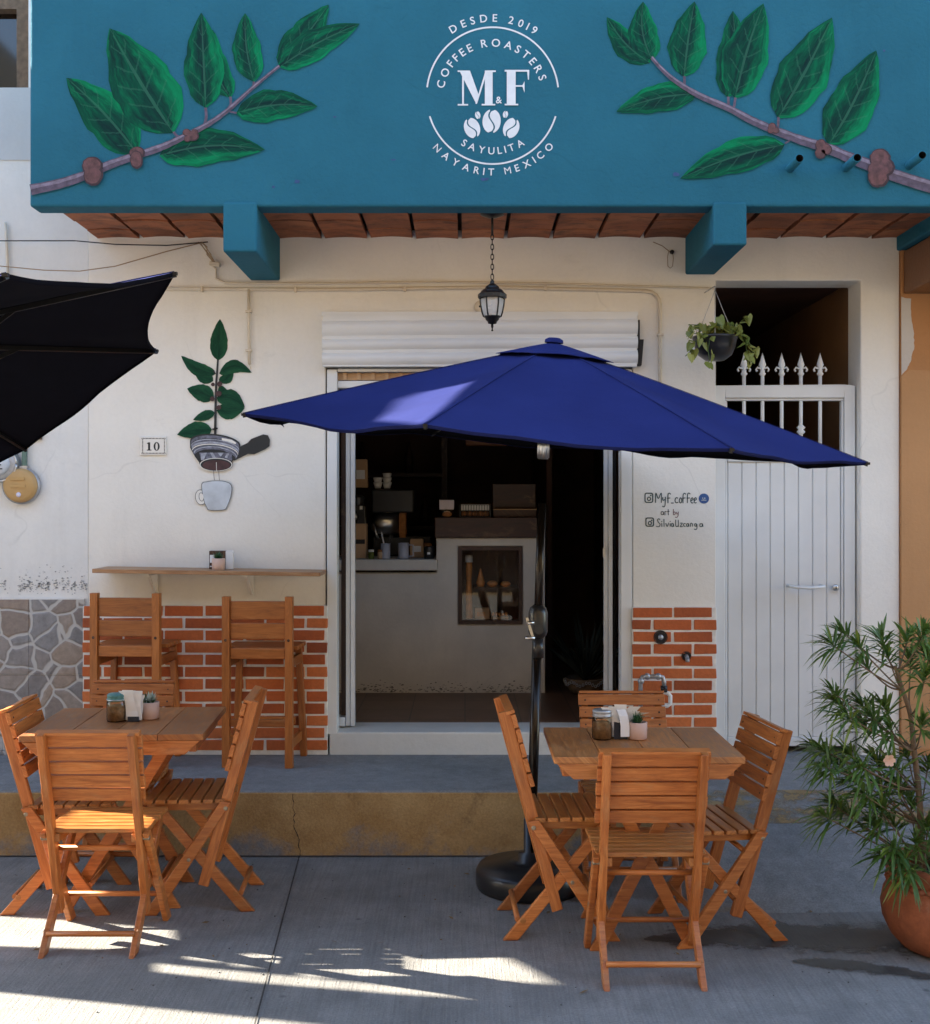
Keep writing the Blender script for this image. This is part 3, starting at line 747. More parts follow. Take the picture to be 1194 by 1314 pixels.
for u0,u1,nm in ((441,453,0),(779,790,1)):
    mb=MB(); a=X(u0);b=X(u1); w=b-a
    mb.bx(a,a+w*.46,DW+.13,DW+.165,Z(937),Z(500)); mb.bx(a+w*.52,b,DW+.12,DW+.165,Z(937),Z(500)); mb.bx(a+w*.46,a+w*.52,DW+.14,DW+.16,Z(937),Z(500),1)
    if nm==0: mb.bx(a-.05,a-.002,DW+.11,DW+.2,Z(937),Z(925))
    d=obj('sliding_door',mb,[M['alu'],M['dark_gap']],cafe,bevel=.003)
    mb=MB(); mb.bx(X(433)+.004 if nm==0 else b+.003,a-.003 if nm==0 else X(797)-.004,DW+.17,DW+.176,Z(930),Z(500)); obj('glass_pane',mb,M['dark_wood'] if nm==0 else M['dark_gap'],d)
    if nm==1:
        mb=MB(); mb.bx(a-.008,a+.004,DW+.10,DW+.13,Z(716),Z(704)); obj('latch',mb,M['steel'],d)
# roller shutter rolled up above the door
mb=MB()
def shutter(x0,x1,z0,z1,bul,tilt):
    n=6
    for k in range(n):
        t0,t1=k/n,(k+1)/n
        f=lambda t:(DW-.045-bul*math.sin(PI*t)**.7, z0+(z1-z0)*t)
        (ya,za),(yb_,zb_)=f(t0),f(t1)
        mb.face([(x0,ya,za),(x1,ya,za+tilt),(x1,yb_,zb_+tilt),(x0,yb_,zb_)],0,None,True)
sx0,sx1=X(415),X(817)
for a,b in ((412,434),(435.5,451.5),(453,471)): shutter(sx0,sx1,Z(b),Z(a),.020,.012)
mb.bx(sx0+.004,sx1-.004,DW-.05,DW-.001,Z(471.5),Z(410)+.014); mb.bx(sx0-.004,sx1+.004,DW-.035,DW+.02,Z(410)+.016,Z(408)+.03)
sh=obj('roller_shutter',mb,M['white_metal'],cafe)
mb=MB(); mb.prism([(sx1+.014,DW-.05,Z(437)),(sx1+.034,DW-.05,Z(437)),(sx1+.022,DW-.05,Z(470)),(sx1+.012,DW-.05,Z(470))],(0,.048,0)); mb.bx(sx1+.004,sx1+.012,DW-.05,DW-.002,Z(470),Z(412)); obj('shutter_bracket',mb,M['dark_gap'],sh)

# ---- mural of a plant in a filter handle over a cup
T=wall_map(4.864,220,400); mb=MB()
LF,ST,BR,IN,ME,MD,WH,LT=0,1,2,3,4,5,6,7
for k,(b,t,w,bu) in enumerate([((293,305),(304,45),104,0),((262,432),(140,365),70,-8),((278,388),(62,275),82,-26),((300,437),(388,362),62,16),((300,385),(503,380),80,-42),((268,535),(100,480),102,4),((292,520),(360,500),60,-20),((285,535),(460,595),100,-26),((285,618),(460,600),96,12),((272,628),(138,675),58,0),((255,735),(38,768),100,10)]):
    q_leaf(b,t,w,T,mb,LF,k+41,bu,.0006*k,14,.02)
ribbon([(293,300),(288,380),(283,440),(280,540),(278,640),(276,770)],12,17,T,mb,ST,.0075)
ribbon([(278,388),(262,370)],8,6,T,mb,ST,.0075); ribbon([(258,735),(292,728)],10,10,T,mb,ST,.0075)
for c,r_ in (((262,455),12),((304,452),17),((298,512),18),((258,545),15),((299,598),15)): disc(c,r_,r_,T,mb,BR,.0085,16,.06,int(c[0]))
# filter holder: outline in ink first, then metal bands
E_=lambda c,a,b,r0,r1,rot=0,n=24:[(c[0]+a*math.cos(t)*math.cos(rot)-b*math.sin(t)*math.sin(rot),c[1]+a*math.cos(t)*math.sin(rot)+b*math.sin(t)*math.cos(rot)) for t in [math.radians(r0+(r1-r0)*k/n) for k in range(n+1)]]
rot=.10
body=E_((276,820),158,56,180,360,rot)+[(430,860),(384,935)]+E_((282,952),104,46,0,180,.02)+[(176,940),(150,905),(120,850)]
polyf(body,T,mb,IN,.008)
polyf([(352,882),(480,818),(500,795),(575,766),(606,772),(618,800),(615,840),(590,858),(520,890),(480,888),(400,928),(370,930)],T,mb,LT,.0092)
def band(c,a,b,d0,d1,mi,off,r0=8,r1=172):
    lo=[(x,y+d0) for x,y in E_(c,a,b,r0,r1,rot)]; hi=[(x,y+d1) for x,y in E_(c,a,b,r0,r1,rot)][::-1]
    polyf(lo+hi,T,mb,mi,off)
A_=lambda d,k:E_((276,824+d),150*k,52,182,358,rot,26)
def aband(d0,d1,k0,k1,mi,off): polyf(A_(d0,k0)+A_(d1,k1)[::-1],T,mb,mi,off)
aband(2,20,1,1,MD,.0095); aband(24,52,1,.97,ME,.0095); aband(30,40,.99,.98,MD,.0099); aband(54,60,.96,.95,WH,.0099); aband(62,88,.95,.86,MD,.0095); aband(70,76,.90,.88,ME,.0099)
polyf([(318,788),(380,800),(408,818),(404,828),(360,812),(318,802)],T,mb,WH,.0103)
polyf([(178,880),(380,880),(382,930),(300,912),(190,930)],T,mb,MD,.0105)
for pts in ([(190,885),(225,880),(205,925),(188,925)],[(245,880),(262,880),(284,915),(262,915)],[(290,880),(330,880),(312,905)],[(350,885),(365,885),(352,915),(335,910)]): polyf(pts,T,mb,ME,.0109)
disc((282,955),102,42,T,mb,WH,.0112,40); disc((282,955),96,38,T,mb,IN,.0115,40); disc((284,958),86,32,T,mb,BR,.0118,36)
ribbon([(270,940),(268,1000),(272,1052)],3,3,T,mb,BR,.0122); ribbon([(284,940),(286,1000)],3,3,T,mb,WH,.0122); ribbon([(302,940),(300,1000),(303,1052)],3,3,T,mb,BR,.0122)
cup=[(190,1078),(225,1060),(285,1054),(345,1060),(380,1086),(376,1150),(352,1215),(330,1238),(240,1240),(222,1220),(205,1180)]
def grow(p,k,c=None):
    c=c or (sum(a for a,b in p)/len(p),sum(b for a,b in p)/len(p)); return [(c[0]+(a-c[0])*k,c[1]+(b-c[1])*k) for a,b in p]
polyf(E_((186,1158),35,48,0,360,-.15,30)[:-1],T,mb,IN,.007); polyf(E_((186,1158),32,45,0,360,-.15,30)[:-1],T,mb,WH,.0074); polyf(E_((190,1156),16,28,0,360,-.15,30)[:-1],T,mb,IN,.0078); polyf(E_((190,1156),13,25,0,360,-.15,30)[:-1],T,mb,6,.0082)

def smooth_loop(p,k=5):
    o=[];n=len(p)
    for i in range(n):
        a,b,c,d=[Vector(p[(i+q)%n]) for q in (-1,0,1,2)]
        for q in range(k):
            t=q/k; v=.5*((2*b)+(c-a)*t+(2*a-5*b+4*c-d)*t*t+(3*b-a-3*c+d)*t**3); o.append((v.x,v.y))
    return o
cup=smooth_loop(cup)
polyf(cup,T,mb,IN,.008); polyf(grow(cup,.965),T,mb,8,.0086)
M['mural_metal']=plain('silver_blue_paint',(.35,.37,.43),.6,0,.4,45); M['mural_mid']=plain('slate_paint',(.13,.135,.18),.6,0,.6,40)
M['mural_cup']=plain('pale_blue_paint',(.55,.59,.63),.6,0,.22,9)
obj('painted_plant',mb,[M['wleaf'],M['ink'],M['cherry'],M['ink'],M['mural_metal'],M['mural_mid'],M['white_wall'],M['ink'],M['mural_cup']],cafe,weld=False)

# ---- hand lettering beside the gate
T=wall_map(11.94,820,620); mb=MB()
def rrect(x0,y0,x1,y1,r,n=5):
    o=[]
    for cx_,cy_,a in ((x1-r,y0+r,-90),(x1-r,y1-r,0),(x0+r,y1-r,90),(x0+r,y0+r,180)):
        for k in range(n+1):
            t=math.radians(a+90*k/n); o.append((cx_+r*math.cos(t),cy_+r*math.sin(t)))
    return o
def ring(outer,innr,mi):
    n=len(outer)
    for k in range(n): mb.face([T(*outer[k]),T(*outer[(k+1)%n]),T(*innr[(k+1)%n]),T(*innr[k])],mi)
def icon(x0,y0,x1,y1):
    ring(rrect(x0,y0,x1,y1,34),rrect(x0+17,y0+17,x1-17,y1-17,20),0)
    c=((x0+x1)/2+2,(y0+y1)/2+16); ring(E_(c,32,34,0,360,0,20)[:-1],E_(c,17,19,0,360,0,20)[:-1],0)
    disc((x1-38,y0+44),12,12,T,mb,0)
icon(88,145,222,303)
def stroke(pts,w,mi): ribbon(pts,w,w*.9,T,mb,mi,0,5)
Wd=15
for pts in ([(258,300),(262,150),(300,235),(345,150),(346,302)],[(368,215),(372,262),(402,250)],[(408,208),(404,330),(385,362),(360,350)],[(448,305),(448,180),(468,152),(490,172)],[(436,232),(484,226)],[(495,304),(535,304)],[(600,232),(575,222),(556,262),(572,300),(605,292)],[(622,265),(636,225),(656,240),(658,280),(640,304),(622,280),(624,255)],[(678,306),(680,185),(700,155),(724,172)],[(668,230),(716,226)],[(745,304),(748,180),(766,150),(790,168)],[(734,230),(784,226)],[(798,268),(832,250),(822,224),(802,240),(798,280),(815,304),(838,296)],[(850,266),(882,250),(874,222),(854,238),(850,280),(866,304),(886,294)]): stroke(pts,Wd,0)
disc((998,236),80,78,T,mb,3,0,36); 
for pts,w in (([(958,262),(1036,262)],9),([(978,218),(982,242),(998,250)],9),([(1010,220),(1012,246)],14)): ribbon(pts,w,w,T,mb,4,.002)
obj('painted_lettering',mb,[M['teal_ink'],M['ink'],M['red_ink'],M['badge'],M['mural_cup']],cafe,weld=False); mb=MB()
for pts in ([(378,440),(352,436),(342,462),(356,486),(376,470),(380,440),(382,488)],[(402,490),(402,440),(412,432),(426,440)],[(452,400),(452,470),(462,488)],[(436,436),(472,430)]): stroke(pts,11,1)
for pts in ([(530,398),(532,484)],[(532,450),(552,440),(562,462),(548,486),(530,478)],[(580,440),(584,472),(604,466)],[(606,436),(602,500),(580,524),(556,518)]): stroke(pts,11,2)
obj('painted_lettering',mb,[M['teal_ink'],M['ink'],M['red_ink'],M['badge'],M['mural_cup']],cafe,weld=False); mb=MB(); icon(102,525,236,668)
for pts in ([(326,562),(308,545),(288,562),(300,598),(326,625),(318,660),(288,668),(266,656)],[(352,612),(354,668)],[(386,548),(388,666)],[(414,612),(436,664),(458,606)],[(482,612),(482,666)],[(528,618),(504,620),(500,655),(522,664),(530,620),(536,668)],[(566,560),(568,650),(588,664),(606,640),(606,562)],[(606,640),(612,668)],[(636,614),(668,614),(636,664),(674,664)],[(718,622),(694,618),(686,650),(716,662)],[(762,622),(738,622),(734,656),(756,660),(764,620),(768,666)],[(792,666),(794,620),(818,618),(824,664)],[(886,622),(862,622),(858,652),(882,658),(890,622),(892,690),(872,712),(848,700)],[(974,622),(942,624),(938,660),(968,664),(976,622),(984,668)]): stroke(pts,13,0)
disc((352,588),8,8,T,mb,0); disc((482,586),8,8,T,mb,0)
obj('painted_lettering',mb,[M['teal_ink'],M['ink'],M['red_ink'],M['badge'],M['mural_cup']],cafe,weld=False)

# ---- interior: floor, walls, passage behind the gate
mb=MB(); mb.bx(-3.2,1.15,DW+.301,10.4,.30,Z(939.5)-.003); struct('cafe_floor',mb,M['floor'])
mb=MB()
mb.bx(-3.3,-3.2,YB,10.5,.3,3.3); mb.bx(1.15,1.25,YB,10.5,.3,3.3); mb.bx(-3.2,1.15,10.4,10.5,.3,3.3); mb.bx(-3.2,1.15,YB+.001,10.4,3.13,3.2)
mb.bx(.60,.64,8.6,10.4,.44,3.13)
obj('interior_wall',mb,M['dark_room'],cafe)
mb=MB()
for k in range(4): mb.bx(-3.2,1.15,7.3+k*.8,7.4+k*.8,2.98,3.125)
obj('ceiling_beam',mb,M['dark_wood'],cafe,bevel=.006)
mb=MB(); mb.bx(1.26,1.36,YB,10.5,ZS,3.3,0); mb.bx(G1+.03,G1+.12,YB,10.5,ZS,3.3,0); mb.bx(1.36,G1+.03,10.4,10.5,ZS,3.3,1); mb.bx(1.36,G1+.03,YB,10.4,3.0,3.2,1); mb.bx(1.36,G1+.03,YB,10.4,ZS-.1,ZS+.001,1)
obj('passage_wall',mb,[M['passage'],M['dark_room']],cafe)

# ---- gate
gate=thing('metal_gate','white ribbed metal gate with spear topped bars beside the painted lettering','gate',(X(1010),DW+.08,ZS+.04))
gy=DW+.06; g0,g1=X(920),X(1103); zt_,zb_=Z(493),Z(961)
mb=MB(); w=.062
mb.bx(g0,g0+w,gy,gy+.05,zb_,zt_); mb.bx(g1-w,g1,gy,gy+.05,zb_,zt_); mb.bx(g0+w,g1-w,gy,gy+.05,zt_-.07,zt_); 
mb.bx(g0+w,g1-w,gy+.012,gy+.05,zt_-.085,zt_-.071); mb.bx(g0+w+.0,g0+w+.014,gy+.012,gy+.05,zb_,zt_-.086); mb.bx(g1-w-.014,g1-w,gy+.012,gy+.05,zb_,zt_-.086)
mb.bx(g0+w+.015,g1-w-.015,gy+.008,gy+.05,Z(592),Z(584)); mb.bx(g0+w+.015,g1-w-.015,gy+.008,gy+.05,zb_,zb_+.05)
obj('gate_frame',mb,M['gate_metal'],gate,bevel=.005)
mb=MB(); r0,r1=g0+w+.016,g1-w-.016; nr=8; pw=(r1-r0)/nr
for k in range(nr):
    a=r0+k*pw
    mb.bx(a+.0045,a+pw-.0012,gy+.02,gy+.034,zb_+.051,Z(592)-.001)
    mb.bx(a-.001,a+.006,gy+.027,gy+.04,zb_+.051,Z(592)-.001)
obj('ribbed_panel',mb,M['gate_metal'],gate,bevel=.003)
for u in (960,984,1009,1034,1059):
    mb=MB(); x=X(u); yy=gy+.028
    mb.cyl((x,yy,Z(584)),(x,yy,Z(480)),.0105,n=10); 
    mb.lathe((x,yy,Z(480)),[(.012,0),(.020,.012),(.012,.022),(.015,.03),(.008,.036),(.021,.062),(.009,.100),(.0,.135)],10)
    for sgn in (-1,1): mb.tube([(x+sgn*.008,yy,Z(480)+.040),(x+sgn*.028,yy,Z(480)+.048),(x+sgn*.036,yy,Z(480)+.036),(x+sgn*.030,yy,Z(480)+.024)],.006,6)
    if u==1034: mb.lathe((x,yy,Z(556)),[(.012,0),(.026,.014),(.014,.026),(.026,.038),(.012,.052)],10)
    obj('spear_bar',mb,M['gate_metal'],gate)
mb=MB(); zz=Z(753); mb.tube([(X(1017),gy+.02,zz),(X(1017),gy-.05,zz),(X(1022),gy-.062,zz-.003),(X(1038),gy-.066,zz-.006),(X(1054),gy-.062,zz-.003),(X(1059),gy-.05,zz),(X(1059),gy+.02,zz)],.009,8); obj('handle',mb,M['gate_metal'],gate)
mb=MB(); mb.lathe((X(1077),gy,Z(755)),[(.0,.012),(.012,.012),(.02,.004),(.02,0)],16,0,(0,-1,0)); mb.bx(X(1077)-.003,X(1077)+.003,gy-.0135,gy-.011,Z(757),Z(753),1); obj('lock',mb,[M['steel'],M['dark_gap']],gate)

# ---- neighbours
nl=thing('neighbouring_building','old white plastered building left of the cafe with flagstone base','building',((-5.0),DW,ZS))
mb=MB(); slab(mb,[(-9,ZS-.05),(XL-.002,ZS-.05),(XL-.002,4.9),(-9,4.9)],[[(X(-90),Z(112)),(X(36),Z(112)),(X(36),4.85),(X(-90),4.85)]],lambda a,b:(a,DW+.006,b),(0,.25,0))
obj('wall',mb,M['old_wall'],nl)
mb=MB(); mb.bx(-9,XL-.003,DW+.001,DW+.0055,Z(205),Z(112)); obj('grey_band',mb,M['grey_wall'],nl)
mb=MB(); a,b=X(-90),X(36); mb.bx(b-.075,b-.001,DW+.03,DW+.12,Z(112),4.85); mb.bx(a,a+.06,DW+.03,DW+.12,Z(112),4.85); mb.bx(a+.06,b-.075,DW+.03,DW+.12,Z(8),Z(0)+.03)
wf=obj('window_frame',mb,M['bark'],nl)
mb=MB(); mb.bx(a+.06,b-.075,DW+.10,DW+.11,Z(112),4.85); obj('window_pane',mb,M['black_glass'],wf)
mb=MB(); tw=.31; th=.42; x=X(110)
mb.bx(-9,X(110)-.004,DW-.012,DW+.0045,ZS+.001,Z(768),1)
xx=X(110); r=0
while xx>-5:
    zz=Z(769)
    while zz>ZS:
        mb.bx(max(xx-tw+.001,-9),xx-.001,DW-.022,DW-.011,max(zz-th+.002,ZS+.002),zz-.001)
        zz-=th
    xx-=tw
obj('stone_dado',mb,[M['stone'],M['mortar']],nl)
# flakes of old dark paint and scuffs low on the plaster
mb=MB(); r=random.Random(9)
for k in range(600):
    u=r.choice([r.uniform(-60,12),r.uniform(23,112),r.uniform(23,112)]); v=r.gauss(752,5)
    if math.sin(u*.55)+math.sin(u*.23+1)<-.2 and r.random()<.8: continue
    if not 740<v<763: continue
    if r.random()<.10: v=r.uniform(725,745)
    c=(X(u),Z(v)); k_=r.uniform(.0012,.0055)*(1 if v>738 else .7); n=7; ph=r.uniform(0,6)
    mb.face([(c[0]+k_*r.uniform(.4,1.5)*math.cos(2*PI*i/n)*1.3,DW+.003,c[1]+k_*r.uniform(.3,1.2)*math.sin(2*PI*i/n)) for i in range(n)])
fl=obj('paint_flakes',mb,M['flake'] if 'flake' in M else plain('old_grey_paint',(.34,.35,.36),.8,0,.4,40),nl,weld=False); fl['kind']='stuff'
nr_=thing('orange_building','orange plastered wall at the right edge with a brown glossy beam above','building',(3.0,DW,ZS))
mb=MB(); mb.bx(X(1155)+.001,9,DW-.02,DW+.3,ZS-.05,4.9); obj('wall',mb,M['orange_wall'],nr_,bevel=.006)
mb=MB(); mb.bx(X(1155)+.012,2.9,DB+.02,DW-.021,Z(378),3.118); obj('beam',mb,M['brown_wall'],nr_,bevel=.01)
mb=MB(); pts=[(1155.6,382),(1168,384),(1168,405),(1171,425),(1172,445),(1168,462),(1163,474),(1155.6,482)]
slab(mb,jag([(X(a),Z(b)) for a,b in pts],5,.003,8),[],lambda a,b:(a,DW-.0215,b),(0,.0012,0)); obj('bare_plaster',mb,M['pale_patch'],nr_)
mb=MB(); slab(mb,jag([(X(1155.6),Z(484)),(X(1166),Z(475)),(X(1215),Z(477)),(X(1300),Z(476)),(X(1300),Z(960)),(X(1155.6),Z(960))],1,.0,8),[],lambda a,b:(a,DW-.0215,b),(0,.001,0)); obj('lower_coat',mb,plaster('light_orange_coat',(.50,.27,.125),.10),nr_)

# tall screen added out of view on the left to keep the front in shade
SUN_EL=math.radians(24); AZ=Vector((-.976,.217)).normalized()
SV=Vector((AZ.x*math.cos(SUN_EL),AZ.y*math.cos(SUN_EL),math.sin(SUN_EL)))
XS=-4.4
def shade(p):
    t=(XS-p[0])/SV.x; return (p[1]+SV.y*t,p[2]+SV.z*t)
def G(u,v): d=F*H/(v-YH); return Vector(((u-CX)/F*d,d,0))
from mathutils import noise
# ================================================================== added shade screen, its openings shaped to drop sun patches
def ground_poly(px): return [shade(G(u,v)) for u,v in px]
patches=[ground_poly(p) for p in (
  [(300,1226),(420,1220),(556,1215),(612,1217),(655,1229),(719,1263),(640,1259),(540,1256),(420,1244),(300,1240)],
  [(200,1236),(260,1242),(345,1250),(440,1259),(540,1268),(622,1277),(622,1282),(520,1276),(420,1268),(330,1261),(200,1247)],
  [(240,1222),(292,1228),(292,1236),(240,1231)],
)]
lit_left=[ground_poly([(-60,1172),(100,1182),(226,1193),(231,1212),(205,1221),(60,1216),(-60,1212)])]
seat_pts=[(-1.62,4.44,.47),(-1.24,4.44,.47),(-1.24,4.78,.47),(-1.62,4.78,.47)]
edge=[shade(G(0,1276)),shade(G(400,1311))]
ye=(edge[0][0]+edge[1][0])/2
pan=[P(474,534,4.38),P(498,507,4.62),P(540,499,4.68),P(628,497,4.62),P(548,546,3.93)]
holes=patches+lit_left+[[shade(p) for p in seat_pts]]+[[shade(p) for p in pan]]
mb=MB()
slab(mb,[(ye,0),(DW-.02,0),(DW-.02,4.9),(ye,4.9)],holes,lambda a,b:(XS,a,b),(-.02,0,0))
sw=obj('added_shade_screen',mb,M['old_wall'],nl)  # unseen screen, added only to block and shape the sunlight

# building on the other side of the street (behind the camera; throws light back and shows in the glass)
opp=thing('building_across_the_street','pale terraced house front on the far side of the street','building',(0,-6.5,0))
mb=MB()
slab(mb,[(-40,0),(40,0),(40,8.6),(-40,8.6)],[[(x,1.0),(x+1.3,1.0),(x+1.3,2.4),(x,2.4)] for x in (-12,-8.2,-4.4,3.0,6.8,10.5)]+[[(x,4.6),(x+1.3,4.6),(x+1.3,6.4),(x,6.4)] for x in (-12,-8.2,-4.4,-.6,3.0,6.8,10.5)]+[[(-2.0,.02),(2.6,.02),(2.6,2.7),(-2.0,2.7)]],lambda a,b:(a,-6.5,b),(0,-.3,0))
obj('wall',mb,plaster('warm_house_paint',(.36,.25,.13),.1),opp)
mb=MB(); mb.bx(-39.9,39.9,-6.9,-6.81,0,8.5); obj('window_pane',mb,M['black_glass'],opp)

mb=MB(); slab(mb,[(-6.45,0),(ye-1.9,0),(ye-1.9,6.2),(-6.45,6.2)],[[(-6.0,.02),(ye-3.6,.02),(ye-3.6,4.3),(-6.0,4.3)]],lambda a,b:(XS-.1,a,b),(-.3,0,0)); obj('added_street_screen',mb,plain('grey_render',(.42,.36,.28),.85),opp)  # unseen wall added to shade the street, its gateway lets sun through beyond
# ================================================================== folding chair
def build_chair():
    t=thing('folding_chair','','chair'); W_=.170; tb=.028
    pv=lambda a,h:Vector((0,a,h))
    for s in (-1,1):
        x=s*W_
        mb=MB(); mb.bar((x,-.030,.11),(x,-.238,.865),.044,tb,(1,0,0)); mb.cyl((x-s*.002,-.126,.432),(x+s*.040,-.126,.432),.009,n=10,m=1)
        obj('back_post',mb,[M['chair'],M['bolt']],t,bevel=.004)
        xo=s*(W_+.027)
        mb=MB(); mb.prism([(xo-s*.0115,-.150,.455),(xo-s*.0115,-.106,.462),(xo-s*.0115,.215,.0),(xo-s*.0115,.155,.0)],(s*.023,0,0))
        mb.cyl((xo,.025,.225),(xo+s*.0135,.025,.225),.009,n=10,m=1); mb.cyl((xo,.13,.085),(xo+s*.0125,.13,.085),.013,n=10,m=2)
        mb.cyl((xo,-.126,.432),(xo+s*.0135,-.126,.432),.010,n=10,m=1)
        obj('leg',mb,[M['chair'],M['bolt'],M['seat']],t,bevel=.004)
        xi=s*(W_+.001)
        mb=MB(); mb.prism([(xi-s*.0115,.135,.435),(xi-s*.0115,.183,.428),(xi-s*.0115,-.185,.0),(xi-s*.0115,-.245,.0)],(s*.023,0,0))
        mb.cyl((xi,-.165,.075),(xi+s*.0128,-.165,.075),.013,n=10,m=1)
        obj('leg',mb,[M['chair'],M['seat']],t,bevel=.004)
    mb=MB()
    for k in range(7):
        a=-.120+k*.049; mb.box((random.uniform(-.003,.003),a+.02,.458),(.395,.041,.018),(0,0,random.uniform(-.006,.006)))
    for s in (-1,1): mb.bx(s*.150-.012,s*.150+.012,-.13,.205,.415,.4485)
    obj('seat',mb,M['seat'],t,bevel=.004)
    mb=MB()
    for k in range(5):
        h=.608+k*.056; y=-.030-.208*(h-.11)/.755+.0315
        mb.box((random.uniform(-.004,.004),y,h),(.398,.018,.0505),(math.atan2(.208,.755),0,random.uniform(-.007,.007)))
        for s in (-1,1): mb.cyl((s*.170,y+.006,h),(s*.170,y+.0105,h+.001),.005,n=8,m=1)
    mb.box((0,-.030-.208*(.865-.11)/.755+.022,.8645),(.392,.034,.013),(math.atan2(.208,.755),0,0))
    obj('backrest',mb,[M['chair'],M['dark_wood']],t,bevel=.004)
    for (a,h,w) in ((-.065,.375,.17),(.130,.125,.195),(-.185,.075,.168)):
        mb=MB(); mb.cyl((-w,a,h),(w,a,h),.011,n=10); obj('rung',mb,M['chair'],t)
    return t
ch=build_chair()
LG,RG='folding chairs around the left table','folding chairs around the right table'
# (x, y of the centre, heading, label, group, height scale); heading 0 faces away from the camera
chairs=[
 ((.668,4.33,0),.0,'wooden folding chair nearest the viewer, slatted back towards us, at the right table',RG,.965),
 ((.385,4.755,0),-PI/2+.04,'wooden folding chair in side view facing right, beside the black parasol base',RG,1.035),
 ((1.000,4.705,0),PI/2+.13,'wooden folding chair facing left between the right table and the grey ramp',RG,.955),
 ((.725,5.21,0),PI+.0,'wooden folding chair behind the right table, only its top slats showing',RG,.965),
 ((-1.423,4.625,0),.0,'wooden folding chair with sunlit seat, slatted back to the viewer at the left table',LG,.975),
 ((-1.135,5.06,0),PI/2+.06,'wooden folding chair in side view facing left, at the right side of the left table',LG,1.02),
 ((-1.70,5.04,0),-PI/2+.06,'wooden folding chair cut off by the left edge of the photo, facing right',LG,.985),
 ((-1.60,5.42,0),PI-.03,'wooden folding chair behind the left table, in front of the bar stools',LG,.985),
]
for i,(l,rz,lab,g,zs) in enumerate(chairs):
    if i==0:
        first=(l,rz,lab,g,zs)
    else: dup(ch,l,rz,lab,g,zs)
l,rz,lab,g,zs=first; ch.location=l; ch.rotation_euler=(0,0,rz); ch.scale=(1,1,zs); ch['label']=lab; ch['group']=g

# ================================================================== tables
def build_table(c,w,d,rz,label,legsp):
    t=thing('folding_table',label,'table',(0,0,0),'wooden folding tables'); h=.765
    mb=MB(); nb=4; bw=w/nb
    for k in range(nb):
        mb.box((-w/2+bw*(k+.5),0,h-.014),(bw-.0022,d-.002,.026))
    obj('tabletop',mb,M['top'],t,bevel=.003)
    for s in (-1,1):
        y=s*(d/2-.012)
        mb=MB(); mb.prism([(-w/2+.012,y-.011,h-.0275),(w/2-.012,y-.011,h-.0275),(w/2-.075,y-.011,h-.085),(-w/2+.075,y-.011,h-.085)],(0,.022,0))
        obj('apron',mb,M['chair'],t,bevel=.003)
        mb=MB(); mb.box((s*(w/2-.05),0,h-.055),(.03,d-.07,.052)); obj('rail',mb,M['chair'],t,bevel=.003)
    for y,sg in ((-d*.30,1),(-d*.30+.026,-1),(d*.30,1),(d*.30-.026,-1)):
        a=legsp; p0=Vector((-sg*a,y,0)); p1=Vector((sg*a*.92,y,h-.06)); dr=(p1-p0).normalized(); 
        mb=MB(); wv=.024/dr.z
        mb.prism([(p0.x-wv,y-.011,0),(p0.x+wv,y-.011,0),(p1.x+wv,y-.011,p1.z),(p1.x-wv,y-.011,p1.z)],(0,.022,0))
        m_=p0.lerp(p1,.52); mb.cyl((m_.x,y-.0125,m_.z),(m_.x,y+.0125,m_.z),.012,n=10,m=1)
        obj('leg',mb,[M['chair'],M['bolt']],t,bevel=.003)
    for x,z in ((-legsp*.72,.11),(legsp*.72,.11)):
        mb=MB(); mb.cyl((x,-d*.30,z),(x,d*.30,z),.011,n=10); obj('rung',mb,M['chair'],t)
    t.location=c; t.rotation_euler=(0,0,rz); return t
build_table((.688,4.645,0),.715,.59,.0,'wooden folding table under the blue parasol, with jar, napkins and small plant',.185)
build_table((-1.465,5.10,0),.745,.66,.06,'wooden folding table at the left, its planked top worn brown',.225)

# things standing on the tables and the shelf
def jar(c,label,lidm,k=1):
    t=thing('storage_jar',label,'jar',c,'jars of sugar on the tables'); c=Vector(c)
    mb=MB(); mb.lathe(c,[(.0,.0),(.040*k,.0),(.043*k,.006),(.043*k,.082),(.036*k,.094),(.036*k,.100)],24); obj('glass_body',mb,M['thin_glass'],t)
    mb=MB(); mb.lathe(c,[(0,.004),(.0395*k,.004),(.0405*k,.066),(.02,.070),(0,.071)],24); obj('contents',mb,M['coffee'],t)
    mb=MB(); mb.lathe(c,[(.039*k,.088),(.0415*k,.092),(.0415*k,.100),(.039*k,.103),(.0415*k,.106),(.0415*k,.114),(.036*k,.119),(0,.121)],24); obj('lid',mb,lidm,t)
    mb=MB(); mb.tube([c+Vector((.043*k*math.cos(a),.043*k*math.sin(a),.094)) for a in [2*PI*i/20 for i in range(21)]],.002,6); mb.tube([c+Vector((.043*k,-.006,.09)),c+Vector((.050*k,-.008,.08)),c+Vector((.047*k,-.008,.066))],.002,6); obj('clasp',mb,M['steel'],t)
    return t
